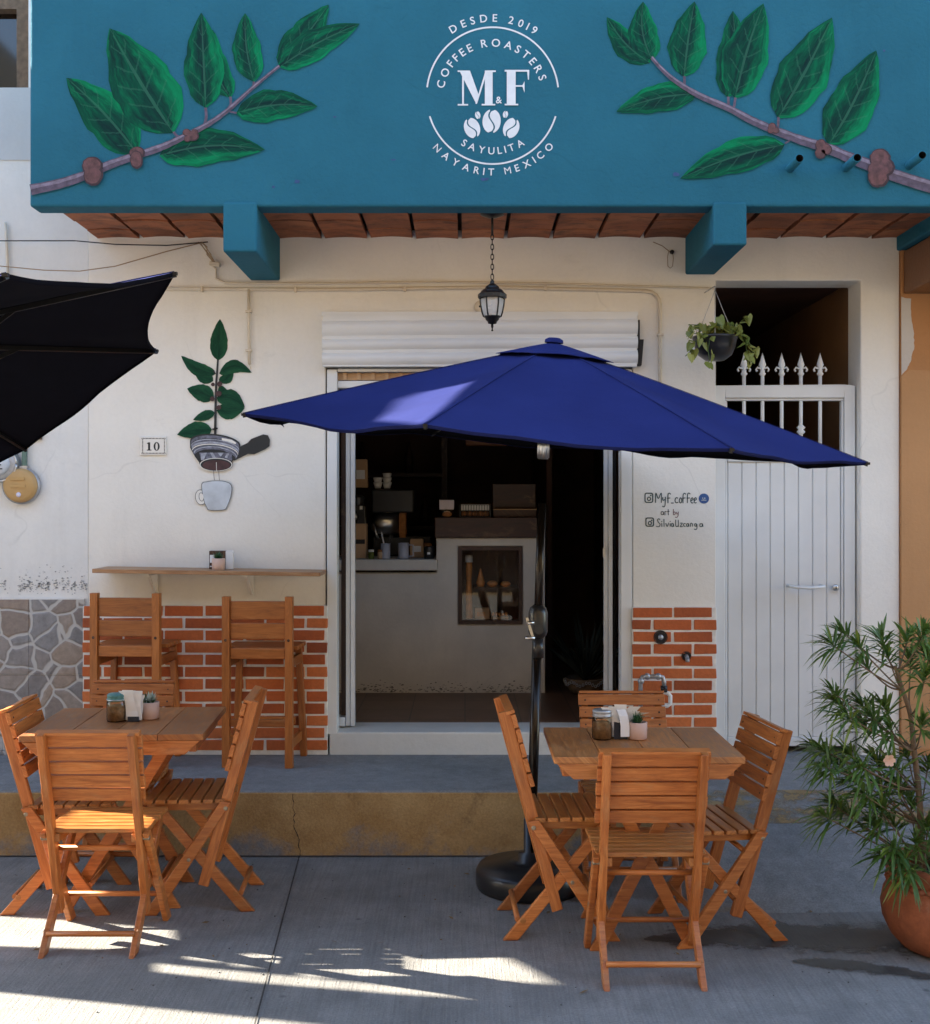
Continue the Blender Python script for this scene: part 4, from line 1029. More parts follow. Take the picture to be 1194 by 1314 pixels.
def napkins(c,label,fan,seed,hold=(.055,.05,.075)):
    t=thing('napkin_holder',label,'napkin holder',c,'napkin holders on the tables'); c=Vector(c); r=random.Random(seed)
    mb=MB(); hx,hy,hz=hold
    mb.bx(c.x-hx/2,c.x+hx/2,c.y-hy/2,c.y-hy/2+.004,c.z,c.z+hz); mb.bx(c.x-hx/2,c.x+hx/2,c.y+hy/2-.004,c.y+hy/2,c.z,c.z+hz); mb.bx(c.x-hx/2,c.x+hx/2,c.y-hy/2+.0045,c.y+hy/2-.0045,c.z,c.z+.005)
    obj('holder',mb,M['slate'],t,bevel=.0015)
    mb=MB()
    for k in range(14):
        y=c.y-hy/2+.007+(hy-.014)*k/13; lean=(k/13-.5)*2
        base=Vector((c.x+r.uniform(-.012,.012),y,c.z+.006)); ln=r.uniform(.105,.135); a=lean*fan+r.uniform(-.10,.10)+ (r.uniform(-.3,.3) if r.random()<.3 else 0)
        wv=r.uniform(.018,.027); pts=[]
        for i in range(7):
            q=i/6; pts.append(base+Vector((math.sin(a)*ln*q*q,(-.25*abs(fan)*.12)*q*q+r.uniform(-.001,.001),ln*q*math.cos(a*q))))
        for i in range(6):
            p,q2=pts[i],pts[i+1]; w0=wv*(1+.10*math.sin(i*1.3+k)); w1=wv*(1+.10*math.sin((i+1)*1.3+k))
            mb.face([p+Vector((-w0,.002,0)),p+Vector((w0,-.002,0)),q2+Vector((w1,-.002,0)),q2+Vector((-w1,.002,0))],0,None,True)
    if fan>.2:   # one hangs over the front
        for kx in (.006,):
            pp=[c+Vector((kx-.01,-.01,.115)),c+Vector((kx-.004,-.030,.118)),c+Vector((kx+.004,-.040,.095)),c+Vector((kx+.010,-.041,.055)),c+Vector((kx+.010,-.042,.012))]
            for i in range(4):
                mb.face([pp[i]+Vector((-.019,0,0)),pp[i]+Vector((.017,.003,0)),pp[i+1]+Vector((.017,.003,0)),pp[i+1]+Vector((-.019,0,0))],0,None,True)
    o=obj('napkins',mb,M['paper'],t,weld=False)
    return t
M['slate']=plain('slate_blue_metal',(.03,.035,.05),.45,.3)
def plantpot(c,label,kind,k=1,seed=0):
    t=thing('potted_succulent',label,'potted plant',c,'small succulents in pink pots'); c=Vector(c); r=random.Random(seed)
    mb=MB(); mb.lathe(c,[(0,0),(.036*k,0),(.041*k,.004),(.042*k,.072*k),(.038*k,.074*k),(.037*k,.062*k)],26); obj('pot',mb,M['pot'],t)
    mb=MB(); mb.lathe(c,[(.0375*k,.062*k),(0,.066*k)],20); obj('soil',mb,M['soil'],t)
    mb=MB(); mats_=[M['succulent'],M['pale_succulent']]
    n=46 if kind!='grass' else 70
    for i in range(n):
        a=r.uniform(0,2*PI); e=r.uniform(.15,1.35); L=(r.uniform(.035,.052) if kind!='grass' else r.uniform(.03,.055))*k
        d=Vector((math.cos(a)*math.cos(e),math.sin(a)*math.cos(e),math.sin(e))); s=d.cross(Vector((0,0,1))).normalized(); b=c+Vector((r.uniform(-.012,.012),r.uniform(-.012,.012),.064*k))
        w=(.0075 if kind!='grass' else .0028)*k
        up=Vector((0,0,.006)); mid=b+d*L*.55+up; tip=b+d*L+up*1.5; mi=1 if (kind=='pale' and e>.55 and r.random()<.75) else 0; u=r.uniform(0,50)
        mb.face([b-s*w*.5,b+s*w*.5,mid+s*w],mi,[(u,0)]*3); mb.face([b-s*w*.5,mid+s*w,mid-s*w],mi,[(u,0)]*3); mb.face([mid-s*w,mid+s*w,tip],mi,[(u,.1)]*3)
        th=Vector((0,0,-.003*k)); mb.face([b-s*w*.5+th,mid-s*w+th*.5,mid+s*w+th*.5,b+s*w*.5+th],mi,[(u,0)]*4)
    obj('leaves',mb,mats_,t,weld=False); return t
TZ=.7655
M['teal_lid']=plain('teal_jar_lid',(.07,.20,.19),.5,0,.3,90)
def onT(u,v): d=(H-TZ)*F/(v-YH); return ((u-CX)/F*d,d,TZ)
jar(onT(150,925),'glass jar of brown sugar with a teal lid on the left table',M['teal_lid'])
napkins(onT(173,925),'upright bunch of white paper napkins on the left table',.16,3,(.05,.05,.022))
plantpot(onT(192,922),'pale tipped succulent in a pink pot on the left table','pale',1,2)
jar(onT(773,948),'clip top glass jar of brown sugar on the right table',M['galv'],.93)
napkins(onT(796,947),'ruffled white paper napkins spilling over a dark holder on the right table',.8,5,(.055,.055,.075))
plantpot(onT(818.5,948),'dark green succulent in a pink pot on the right table','grass',.93,6)

# ================================================================== bar stools
def build_stool():
    t=thing('bar_stool','','bar stool',(0,0,0)); w=.168
    for s in (-1,1):
        mb=MB(); x=s*w; mb.box((x,0,.4525),(.040,.042,.905),None); mb.cyl((x,-.0215,.675),(x,-.0245,.675),.008,n=8,m=1); obj('leg',mb,[M['stool'],M['dark_wood']],t,bevel=.005)
        mb=MB(); mb.bar((s*(w+.022),.30,0),(s*(w-.005),.285,.600),.04,.036,(1,0,0)); obj('leg',mb,M['stool'],t,bevel=.005)
        for h in (.12,.55):
            mb=MB(); mb.bar((s*(w+.002),.022,h),(s*(w+.006),.272,h),.05,.022,(1,0,0)); obj('rung',mb,M['stool'],t,bevel=.003)
    mb=MB()
    for k in range(5): mb.box((0,.045+k*.066,.622),(.395 if k else .292,.060,.022))
    mb.bx(-.146,.146,-.012,.010,.575,.632)
    obj('seat',mb,M['stool'],t,bevel=.004)
    mb=MB()
    for h in (.832,.722): mb.box((0,.003,h),(2*w-.0425,.022,.098 if h>.8 else .085))
    obj('backrest',mb,M['stool'],t,bevel=.004)
    for y,h in ((.0,.235),(.285,.20)):
        mb=MB(); mb.bx(-w+.021,w-.021,y-.011,y+.011,h-.02,h+.02); obj('rung',mb,M['stool'],t,bevel=.003)
    return t
st=build_stool()
SG='bar stools under the wall shelf'
st.location=((331-CX)/F*6.19,6.19,ZS+.001); st.rotation_euler=(0,0,-.05); st['label']='tall brown wooden bar stool standing clear at the right end of the wall shelf'; st['group']=SG
s2=dup(st,((161-CX)/F*6.19,6.195,ZS+.001),-.07,'tall brown wooden bar stool half hidden by the left table, near the flagstone wall',SG,1.02)

# ================================================================== wall shelf and what stands on it
sh_=thing('wall_shelf','long narrow wooden wall shelf mounted above the bar stools','shelf',(X(265),DW,Z(735)))
mb=MB(); y0=6.245; za=Z(730,y0); zb2=Z(734.5,y0)
xl,xr=X(118,y0),X(411,y0)
vs=[(xl,y0,za-.022),(xr,y0,zb2-.022),(xr-.0,DW-.001,zb2-.022),(xl,DW-.001,za-.022),(xl,y0,za),(xr,y0,zb2),(xr,DW-.001,zb2),(xl,DW-.001,za)]
uvs=lambda idx:[(vs[i][0],vs[i][1]+vs[i][2]) for i in idx]
fs=[(0,1,2,3),(4,5,6,7),(0,1,5,4),(1,2,6,5),(2,3,7,6),(3,0,4,7)]
mb.add(vs,fs,0,[uvs(f) for f in fs]); obj('board',mb,M['shelf'],sh_,bevel=.003)
for u in (200,323):
    mb=MB(); x=X(u); z=za-.024-(.004 if u>300 else 0)-.012
    mb.bx(x-.014,x+.014,6.32,DW-.003,z-.006,z+.006); mb.bx(x-.014,x+.014,DW-.015,DW-.003,z-.13,z-.007)
    mb.bar((x,6.38,z-.012),(x,DW-.016,z-.115),.01,.012)
    obj('bracket',mb,M['white_wall'],sh_)
def onS(u,d): k=(u-118)/(411-118); return ((u-CX)/F*d,d,za+(zb2-za)*k+.0005)
c=onS(279,6.40); tb_=thing('menu_box','small dark box with a white slot standing on the wall shelf','box',c)
mb=MB(); mb.bx(c[0]-.045,c[0]+.042,c[1],c[1]+.05,c[2],c[2]+.10); obj('box',mb,M['dark_wood'],tb_,bevel=.002)
mb=MB(); mb.bx(c[0]-.040,c[0]-.012,c[1]-.003,c[1]-.0005,c[2]+.035,c[2]+.078); mb.bx(c[0]-.040,c[0]-.012,c[1]-.003,c[1]-.0005,c[2]+.012,c[2]+.018); obj('slot',mb,M['paper'],tb_)
c=onS(294,6.40); o=thing('paper_napkin_stack','white block of paper napkins beside the pot on the wall shelf','napkins',c)
mb=MB(); mb.box(Vector(c)+Vector((0,.02,.05)),(.04,.045,.098),(0,0,.1)); obj('paper_block',mb,M['paper'],o,bevel=.002)
mb=MB(); mb.box(Vector(c)+Vector((0,.02,.1002)),(.036,.041,.002),(0,0,.1)); obj('top_sheet',mb,M['paper'],o)
plantpot(onS(280.5,6.335),'tiny green succulent in a pale pot on the wall shelf','grass',.85,12)

# ================================================================== parasols
def parasol(A,c,tx,ty,rot,R,hh,label,scal,pole,seed,side=-1,hem=0):
    n=Vector((tx,ty,1)).normalized(); e1=(Vector((1,0,0))-n*n.x).normalized(); e2=n.cross(e1); c=Vector(c); r=random.Random(seed)
    t=thing('parasol',label,'parasol',(pole[0][0],pole[0][1],0),'parasols over the tables')
    def pt(a,q,lift=0,drop=0):   # q 0 at the apex, 1 at the rim
        ang=rot+a*PI/4
        return c+(e1*math.cos(ang)+e2*math.sin(ang))*(R*q)+n*(hh*(1-q**1.06)+lift-drop)
    def panel(mb,q0,q1,sca,lift,m,sag,nq=10,na=10):
        for k in range(8):
            sc_=sca[k] if isinstance(sca,(list,tuple)) else sca
            wr=[r.uniform(-1,1) for _ in range(4)]
            for i in range(nq):
                for j in range(na):
                    cs=[]
                    for (ii,jj) in ((i,j),(i,j+1),(i+1,j+1),(i+1,j)):
                        q=q0+(q1-q0)*ii/nq; tt=jj/na; w=4*tt*(1-tt)
                        qq=q*(1-sc_*w*(q/q1)**2)
                        a=pt(k,qq,lift); b=pt(k+1,qq,lift); p=a.lerp(b,tt)
                        fl=sag*w*(q-q0)*(1+.25*wr[0]) + .004*math.sin(tt*9+wr[1]*4)*w*q + .017*w*q*noise.noise(Vector((k*3.1+tt*2.2,q*3.0,seed)))+.006*w*q*noise.noise(Vector((k*3.1+tt*7,q*9.0,seed)))
                        cs.append(p-n*fl)
                    mb.face(cs,m,[(p.x,p.y) for p in cs],True)
                    if i==nq-1: rim.append((cs[3],cs[2]))
    rim=[]; mb=MB(); panel(mb,.0,1,scal,0,0,.045,14,14)
    # narrow hem all round
    for a,b in list(rim):
        da=-n*.012-(a-c).normalized()*.010; db=-n*.012-(b-c).normalized()*.010
        mb.face([a,b,b+db,a+da],hem,None,True)
    for k in range(8):
        sd=n.cross(pt(k,1)-c).normalized()*.005
        for i in range(2,14):
            a,b=pt(k,i/14,.0025),pt(k,(i+1)/14,.0025); mb.face([a-sd,a+sd,b+sd,b-sd],0,None,True)
    can=obj('canopy',mb,[M['navy'],M['lining']],t)  # second slot puts shade into the colour of the underside
    can.data.set_sharp_from_angle(angle=math.radians(9)); md=can.modifiers.new('cloth','SOLIDIFY'); md.thickness=.002; md.offset=side; md.material_offset=1; md.material_offset_rim=0
    mb=MB(); panel(mb,.0,.205,.10,.014,0,.0,4,6); ve=obj('vent_cap',mb,M['navy'],can); md=ve.modifiers.new('cloth','SOLIDIFY'); md.thickness=.002
    for k in range(8):
        mb=MB(); mb.bar(pt(k,.04,0,.016),pt(k,1.0,0,.010),.016,.010,n.cross(pt(k,1)-c)); mb.box(pt(k,.998,0,.006),(.016,.016,.010),None); 
        rb=obj('rib',mb,M['black_metal'],t)
        mb=MB(); mb.bar(c+n*(.10)+(pt(k,1)-c).normalized()*.03,pt(k,.5,0,.02),.014,.008,n.cross(pt(k,1)-c)); obj('strut',mb,M['black_metal'],rb)
    mb=MB(); mb.cyl(c+n*.05,c+n*.13,.035,n=16); obj('runner',mb,M['black_metal'],t); mb=MB(); mb.cyl(c+n*(hh-.06),c+n*(hh+.0),.03,n=16); obj('hub',mb,M['black_metal'],t)
    mb=MB(); top=c+n*(hh+.028); mb.lathe(top,[(.042,-.018),(.040,-.004),(.026,.004),(.0,.006)],14,0,n); obj('finial',mb,M['navy'],t)
    return t,n,c
# blue parasol over the right table
par,n_,c_=parasol(None,(.361,5.202,1.998),.0782,-.0490,.412,1.363,.416,'open navy blue parasol over the right table, black pole and round base',.055,((.284,5.2,0),),3)
mb=MB(); pb=Vector((.290,5.21,.06)); pj=Vector((.323,5.205,1.12)); pt_=pb+(pj-pb)*((2.2-pb.z)/(pj.z-pb.z))
pm=Vector((.357,5.203,1.75)); pm=pj.lerp(pt_,.55)
mb.cyl(pb,pj,.0225,n=18); mb.cyl(pj,pm,.019,n=18); obj('pole',mb,M['pole'] if 'pole' in M else plain('dark_bronze_tube',(.018,.013,.010),.22,.5,.1),par)
mb=MB(); z1=Z(589,5.2); z2=Z(555,5.2); f=lambda z:pj.lerp(pt_,(z-pj.z)/(pt_.z-pj.z)); mb.cyl(f(z1),f(z2),.0235,n=18); 
for k in range(10):
    a=2*PI*k/10; q=Vector((math.cos(a)*.024,math.sin(a)*.024,0)); mb.cyl(f(z1+.005)+q,f(z2-.002)+q,.003,n=6)
mb.cyl(f(z2),c_+n_*.0,.018,n=14)
obj('tilt_joint',mb,M['steel'],par)
mb=MB(); hc=f(Z(798,5.2)); hc=pb.lerp(pj,.0)+(pj-pb)*((Z(798,5.2)-pb.z)/(pj.z-pb.z))
mb.lathe(hc+Vector((0,0,-.075)),[(.020,0),(.036,.012),(.043,.03),(.043,.115),(.036,.138),(.021,.15)],20)
mb.cyl(hc+Vector((0,0,-.16)),hc+Vector((0,0,-.075)),.0265,n=18); mb.cyl(hc+Vector((0,0,-.03)),hc+Vector((-.0,-.05,-.03)),.02,n=14)
hs=obj('crank_housing',mb,M['black_plastic'],par)
mb=MB(); k0=hc+Vector((-.03,-.045,.022)); mb.cyl(hc+Vector((-.02,-.045,.0)),hc+Vector((-.05,-.055,.0)),.008,n=10); mb.bar(k0+Vector((-.022,0,0)),k0+Vector((.004,-.012,-.085)),.012,.006,(0,1,0)); mb.cyl(k0+Vector((.012,-.012,-.088)),k0+Vector((-.03,-.018,-.088)),.007,n=10); obj('crank_handle',mb,M['chrome'],hs)
mb=MB(); mb.lathe((.290,5.215,.004),[(.0,.0),(.236,0),(.242,.02),(.242,.070),(.230,.092),(.10,.108),(.055,.114),(.05,.15),(.028,.155),(.028,.30),(.0,.30)],48); obj('base',mb,M['black_plastic'],par)
# dark parasol at the left, tilted far over
LS=.77
par2,n2,c2=parasol(None,(-2.426*LS,5.041*LS,H+(2.023-H)*LS),-.5825,.0099,.774,1.36*LS,.45*LS,'dark navy parasol tilted steeply over the left edge, seen from below',[.06,.06,.06,.06,.06,.06,.012,.075],((-2.12,3.85,0),),8,-1,1)  # hem here also takes the near-black shade colour
mb=MB(); k=c2-n2*.12; mb.cyl((-2.12,3.85,.06),k,.0225,n=18); mb.cyl(k,c2+n2*.40,.019,n=16); obj('pole',mb,M['black_metal'],par2)
mb=MB(); mb.lathe((-2.12,3.85,.004),[(.0,.0),(.262,0),(.268,.02),(.268,.075),(.255,.098),(.10,.112),(.05,.15),(.028,.155),(.028,.30),(.0,.30)],40); obj('base',mb,M['black_plastic'],par2)

# ================================================================== lantern
ld=6.0; lc=P(632,392,ld); lan=thing('hanging_lantern','black hexagonal lantern with seeded glass hanging on a chain above the door','lantern',(lc.x,ld,lc.z))
k=ld/F
mb=MB(); n6=6
LZ=lambda z:.0576+.761*z
cap=[(0,.30),(.010,.288),(.012,.270),(.034,.250),(.038,.236),(.056,.222),(.060,.212),(.074,.196),(.074,.172),(.062,.170)]
mb.lathe((lc.x,ld,lc.z-.15),[(r,LZ(z)) for r,z in cap][::-1],12,0,None,False); obj('cap',mb,M['black_metal'],lan)
mb=MB(); prof=[(.056,.170),(.060,.165),(.058,.13),(.050,.075),(.042,.045),(.036,.04)]
prof=[(r,LZ(z)) for r,z in prof]
mb.lathe((lc.x,ld,lc.z-.15),prof[::-1],6,0,None,False); obj('glass',mb,M['lampglass'],lan)
mb=MB()
for i in range(6):
    a=2*PI*i/6; mb.tube([Vector((lc.x+(r+.002)*math.cos(a),ld+(r+.002)*math.sin(a),lc.z-.15+z)) for r,z in prof[:-1]],.0042,6)
mb.lathe((lc.x,ld,lc.z-.15),[(r,LZ(z)) for r,z in [(.0,-.052),(.006,-.050),(.003,-.036),(.007,-.02),(.006,-.004),(.022,.0),(.024,.012),(.034,.024),(.036,.036),(.044,.042),(.044,.05),(.0,.05)]],12)
obj('cage',mb,M['black_metal'],lan)
mb=MB(); ctop=zb+.02; z=lc.z+.134; i=0
while z<ctop-.12:
    ax=(1,0,0) if i%2 else (0,1,0); cc=Vector((lc.x,ld,z+.014))
    u_=Vector((1,0,0)) if i%2==0 else Vector((0,1,0))
    mb.tube([cc+u_*(.0075*math.cos(a))+Vector((0,0,.016*math.sin(a))) for a in [2*PI*j/12 for j in range(13)]],.0026,5); z+=.0255; i+=1
mb.cyl((lc.x,ld,z-.005),(lc.x,ld,ctop),.006,n=8); mb.lathe((lc.x,ld,ctop-.004),[(.0,-.022),(.02,-.02),(.062,-.004),(.062,.016)],20)
obj('chain',mb,M['black_metal'],lan)

# ================================================================== hanging planter
hd=6.25; hc=P(918,445,hd); hp=thing('hanging_planter','black hanging bowl of trailing yellow green leaves beside the gate','hanging plant',(hc.x,hd,hc.z))
mb=MB(); mb.lathe(hc+Vector((0,0,-.075)),[(0,0),(.05,.002),(.088,.03),(.108,.075),(.116,.115),(.121,.118),(.121,.13),(.112,.13),(.106,.11)],30); obj('bowl',mb,M['black_plastic'],hp)
mb=MB(); mb.lathe(hc+Vector((0,0,.03)),[(.106,0),(0,.008)],24); obj('soil',mb,M['soil'],hp)
hk=P(918,372,hd); mb=MB()
for a in (.3,2.4,4.5):
    q=hc+Vector((.117*math.cos(a),.117*math.sin(a),.055)); mb.tube([q,q.lerp(hk,.5)+Vector((0,0,-.004)),hk],.0018,5)
mb.tube([hk,hk+Vector((0,0,.02)),Vector((hk.x,DW-.02,hk.z+.035)),Vector((hk.x,DW,hk.z+.035))],.003,6)
obj('hanger',mb,M['galv'],hp)
def heart(mb,c,nrm,up,s,m,u):
    nrm=nrm.normalized(); up=(up-nrm*up.dot(nrm)).normalized(); sd=up.cross(nrm)
    pts=[(0,0),(.32,.16),(.45,-.15),(.30,-.55),(0,-1.0),(-.30,-.55),(-.45,-.15),(-.32,.16)]
    P3=[c+sd*(a*s)+up*(b*s)+nrm*(-.12*s*abs(a)*2+.10*s*b*b) for a,b in pts]
    mid=c+up*(-.35*s)+nrm*.04*s
    for i in range(8): mb.face([P3[i],P3[(i+1)%8],mid],m,[(u,0)]*3,True)
mb=MB(); r=random.Random(21); vm=MB()
def vine(path,nl,s0,s1):
    vm.tube(path,.0025,5)
    for i in range(nl):
        t=(i+.3)/nl*(len(path)-1); j=min(int(t),len(path)-2); p=path[j].lerp(path[j+1],t-j)
        d=Vector((r.uniform(-1,1),r.uniform(-1.2,.1),r.uniform(-.2,.9)))
        heart(mb,p+Vector((r.uniform(-.02,.02),r.uniform(-.03,.01),r.uniform(-.012,.02))),d,Vector((r.uniform(-.7,.7),r.uniform(-.3,.3),1)),r.uniform(s0,s1),0,r.uniform(0,60))
for i in range(16):
    a=2*PI*i/16+r.uniform(-.1,.1); b=hc+Vector((0,0,.045)); e=hc+Vector((math.cos(a)*r.uniform(.09,.15),math.sin(a)*.12,.055+r.uniform(.0,.075)))
    vine([b,b.lerp(e,.5)+Vector((0,0,.035)),e],5,.042,.068)
W_=lambda u,v:P(u,v,hd-.1)
vine([W_(902,430),W_(893,437),W_(887,450),W_(880,457)],7,.04,.058); vine([W_(950,428),W_(962,440),W_(966,452),W_(962,462)],9,.042,.065)
vine([W_(912,432),W_(909,448),W_(911,462),W_(906,468)],6,.038,.055); vine([W_(945,425),W_(952,412),W_(957,408)],6,.045,.065); vine([W_(955,430),W_(960,455),W_(963,468)],5,.04,.055)
vine([W_(905,428),W_(890,428),W_(886,420)],4,.04,.055)
obj('leaves',mb,M['pothos'],hp,weld=False); obj('stems',vm,M['pothos'],hp)
# ================================================================== potted oleander
pc=Vector(((1213-CX)/F*4.48,4.48,0)); ol=thing('potted_oleander','tall narrow leaved shrub in a round terracotta pot at the right edge','potted plant',pc)
mb=MB(); prof=[(0,0),(.135,0),(.16,.012),(.200,.055),(.228,.115),(.235,.165),(.225,.215),(.205,.252),(.196,.268),(.206,.276),(.214,.290),(.216,.318),(.208,.335),(.190,.335),(.184,.318),(.182,.27)]
mb.lathe(pc+Vector((0,0,.003)),prof,56)
for k in range(40):     # pinched frill below the rim
    a=2*PI*k/40; mb.sphere(pc+Vector((math.cos(a)*.203,math.sin(a)*.203,.264)),.017,0,8,(1,1,.7))
obj('pot',mb,M['terracotta'],ol)
mb=MB(); mb.lathe(pc+Vector((0,0,.27)),[(.184,0),(.1,.012),(0,.016)],30); obj('soil',mb,M['soil'],ol)
r=random.Random(33); tr=MB(); lv=MB()
O=Vector((950,780)); ZK=2.738
def Q(zx,zy,dy=0): return P(zx/ZK+950,zy/ZK+780,4.46+dy)
def spline(pts,sub=5):
    o=[]
    for i in range(len(pts)-1):
        a=pts[max(i-1,0)];b=pts[i];c=pts[i+1];d=pts[min(i+2,len(pts)-1)]
        for j in range(sub):
            t=j/sub; o.append(.5*((2*b)+(c-a)*t+(2*a-5*b+4*c-d)*t*t+(3*b-a-3*c+d)*t**3))
    o.append(pts[-1]); return o
def limb(pts,r0,r1):
    s=spline(pts); tr.tube(s,[r0+(r1-r0)*i/(len(s)-1) for i in range(len(s))],8)
limb([Q(645,980),Q(638,800),Q(628,640),Q(612,500),Q(600,380),Q(572,290),Q(545,205)],.015,.007)
limb([Q(690,980,.03),Q(700,800,.04),Q(715,600,.05),Q(720,400,.03),Q(705,240,.05)],.013,.007)
limb([Q(760,985,-.03),Q(800,760,-.04),Q(840,560,0),Q(850,380,.03)],.012,.006)
clus=[(325,130,0,1.0),(365,90,.04,.9),(420,140,-.05,1),(440,205,.05,.9),(500,120,.06,1.05),(520,170,0,.9),(590,110,.0,1.1),(640,100,-.06,1.1),(600,190,.08,1),(660,175,.0,1.1),(650,250,-.07,1.15),(700,140,.06,1.1),
 (345,335,.03,1.0),(330,300,.0,.8),(385,385,-.06,1),(430,345,.05,1),(470,390,0,1.05),(510,355,.07,1),(530,430,-.05,.9),(440,430,.08,1),
 (300,505,-.02,1),(260,490,.06,.8),(340,545,.05,1.05),(390,520,0,.95),(300,560,-.05,.9),(430,560,-.08,1),(480,545,.06,1.05),(545,560,.0,1),(400,610,.03,1.05),(590,520,.06,.95),
 (340,700,.0,1.1),(300,735,-.05,.9),(385,735,.05,1.05),(440,660,-.06,1.1),(500,640,.05,1.1),(560,640,.0,1.1),(500,720,-.05,1.05),(540,760,.05,1),(600,690,.08,1.05),(470,770,.0,.9),
 (540,850,-.08,1.0),(580,890,-.05,1.05),(500,870,-.04,.8),(620,830,-.06,1),(650,880,.05,1.1),(600,930,-.1,.8),(660,780,-.05,1.0),
 (640,410,-.04,.9),(690,430,.05,1),(660,560,.05,.9),(700,640,-.05,1.1),(740,300,0,1.1),(760,480,.05,1.1),(760,700,-.03,1.1),(800,600,0,1.1),(820,400,.0,1.1),(860,500,.05,1.1),(850,300,.02,1.1),(800,200,.0,1.1),(880,650,0,1),(820,780,-.05,1.1),(740,180,0,1.1),
 (900,400,0,1),(930,560,.02,1),(780,880,-.08,1)]
anch=[Q(638,900),Q(634,760),Q(628,640),Q(612,500),Q(600,380),Q(572,290),Q(555,220),Q(705,600,.05),Q(715,400,.04),Q(710,260,.05),Q(820,650,-.02),Q(845,450,.02)]
leafdir=[]
for (zx,zy,dy,k) in clus:
    c=Q(zx,zy,dy*1.7+r.uniform(-.05,.05))
    low=[a for a in anch if a.z<c.z-.07] or anch
    b=min(low,key=lambda a:(a-c).length+ .8*abs(a.z-(c.z-.20)))
    m_=b.lerp(c,.5)+Vector(((b.x-c.x)*.12,0,-.03)); limb([b,m_,c],.0042,.0022)
    ax=(c-b).normalized(); ax=(ax+Vector((0,-.12,.30))).normalized()
    s1=ax.orthogonal().normalized(); s2=ax.cross(s1)
    nl=int(41*k); ub=r.uniform(0,60)
    for i in range(nl):
        a=i*2.399+r.uniform(-.3,.3); f=i/nl
        e=.15+1.15*f+r.uniform(-.2,.2)       # angle from the shoot axis
        L=r.uniform(.095,.155)*k*(1.0 if f>.2 else .65); w=r.uniform(.0042,.0062)
        d=(ax*math.cos(e)+(s1*math.cos(a)+s2*math.sin(a))*math.sin(e)).normalized()
        p=c-ax*(.055*f)+ax*.02
        droop=Vector((0,0,-1))*L*r.uniform(.2,.62)
        sd=d.cross(Vector((r.uniform(-.4,.4),r.uniform(-.4,.4),1))).normalized()
        pr=[]
        for j,(t,wq) in enumerate(((0,.3),(.3,1),(.65,.9),(1,.05))):
            q=p+d*(L*t)+droop*(t*t); pr.append((q-sd*w*wq,q+sd*w*wq))
        u=ub*.3+r.uniform(0,3.2)
        for j in range(3): lv.face([pr[j][0],pr[j][1],pr[j+1][1],pr[j+1][0]],0,[(u,0)]*4,True)
obj('stem',tr,M['bark'],ol); obj('foliage',lv,M['oleander'],ol,weld=False)
mb=MB(); fc=Q(522,535,-.16)
for i in range(6):
    a=2*PI*i/6; d=Vector((math.cos(a),-.5,math.sin(a))).normalized(); s=d.cross(Vector((0,-1,0))).normalized()
    mb.face([fc,fc+d*.012+s*.011,fc+d*.024+s*.006,fc+d*.026,fc+d*.024-s*.006,fc+d*.012-s*.011],0,[(i,0)]*6)
obj('flower',mb,M['petal'],ol,weld=False)

# ================================================================== small things on the facade
c=P(197,572,DW); tl=thing('house_number_tile','small white glazed wall tile reading 10 with a dotted dark border','house number',(c.x,DW,c.z))
w2,h2=X(214)-c.x,c.z-Z(584)
mb=MB(); mb.bx(c.x-w2,c.x+w2,DW-.012,DW-.0005,c.z-h2,c.z+h2); obj('tile',mb,M['tile_white'],tl,bevel=.003)
T=wall_map(1,0,0,DW-.011); mb=MB()
for k in range(17):
    u=182.5+k*1.84
    for v in (562.6,581.6): mb.face([T(u-.55,v-.7),T(u+.55,v-.7),T(u+.55,v+.7),T(u-.55,v+.7)],0)
for k in range(10):
    v=564.4+k*1.74
    for u in (183.2,211.2): mb.face([T(u-.7,v-.5),T(u+.7,v-.5),T(u+.7,v+.5),T(u-.7,v+.5)],0)
def Rq(a,b,c_,d): mb.face([T(a,b),T(c_,b),T(c_,d),T(a,d)],0)
Rq(190.2,567.6,192.9,577.5); Rq(188.6,577,194.6,578.1); polyf([(188.3,569.4),(190.2,567.6),(190.2,569.6)],T,mb,0)
no=20; o1=E_((201.2,572.8),3.9,5.6,0,360,0,24)[:-1]; o2=E_((201.2,572.8),1.55,4.6,0,360,0,24)[:-1]
for k in range(24): mb.face([T(*o1[k]),T(*o1[(k+1)%24]),T(*o2[(k+1)%24]),T(*o2[k])],0)
obj('number',mb,M['ink'],tl,weld=False)
# conduits and cables along the wall
def conduit(pts,r,mt,name,label,cat,grp=None):
    mb=MB(); mb.tube(pts,r,8)
    return tag(obj(name,mb,mt),label,cat,grp)
yw=DW-.012
W2=lambda u,v,dy=.0:Vector((X(u),yw-dy,Z(v)))
pv=[]
pv=[W2(214,371),W2(420,372),W2(640,369),W2(800,373),W2(830,374)]+[W2(830+17*math.sin(a),391-17*math.cos(a)) for a in (.4,.8,1.2,PI/2)]+[W2(847,440),W2(847,548)]
t=thing('wall_conduit','thin cream conduit running under the beams and bending down beside the shutter','conduit',(X(600),DW,Z(371)))
mb=MB(); mb.tube(pv,.0105,8); obj('long_pipe',mb,M['pvc'],t)
mb=MB(); mb.tube([W2(320,372,.004),W2(320,420,.004),W2(321,468,.004)],.0085,8); mb.tube([W2(321,468,.004),W2(323,474,.004)],.003,6); obj('branch_pipe',mb,M['pvc'],t)
for u,v in ((260,371.5),(380,372),(520,371),(700,370),(847,430),(847,520),(320,400),(320,450)):
    mb=MB(); x=X(u); z=Z(v); mb.box((x,yw-.002,z),(.012,.03,.03) if v<380 else (.034,.026,.012)); obj('pipe_clip',mb,M['pvc'],t)
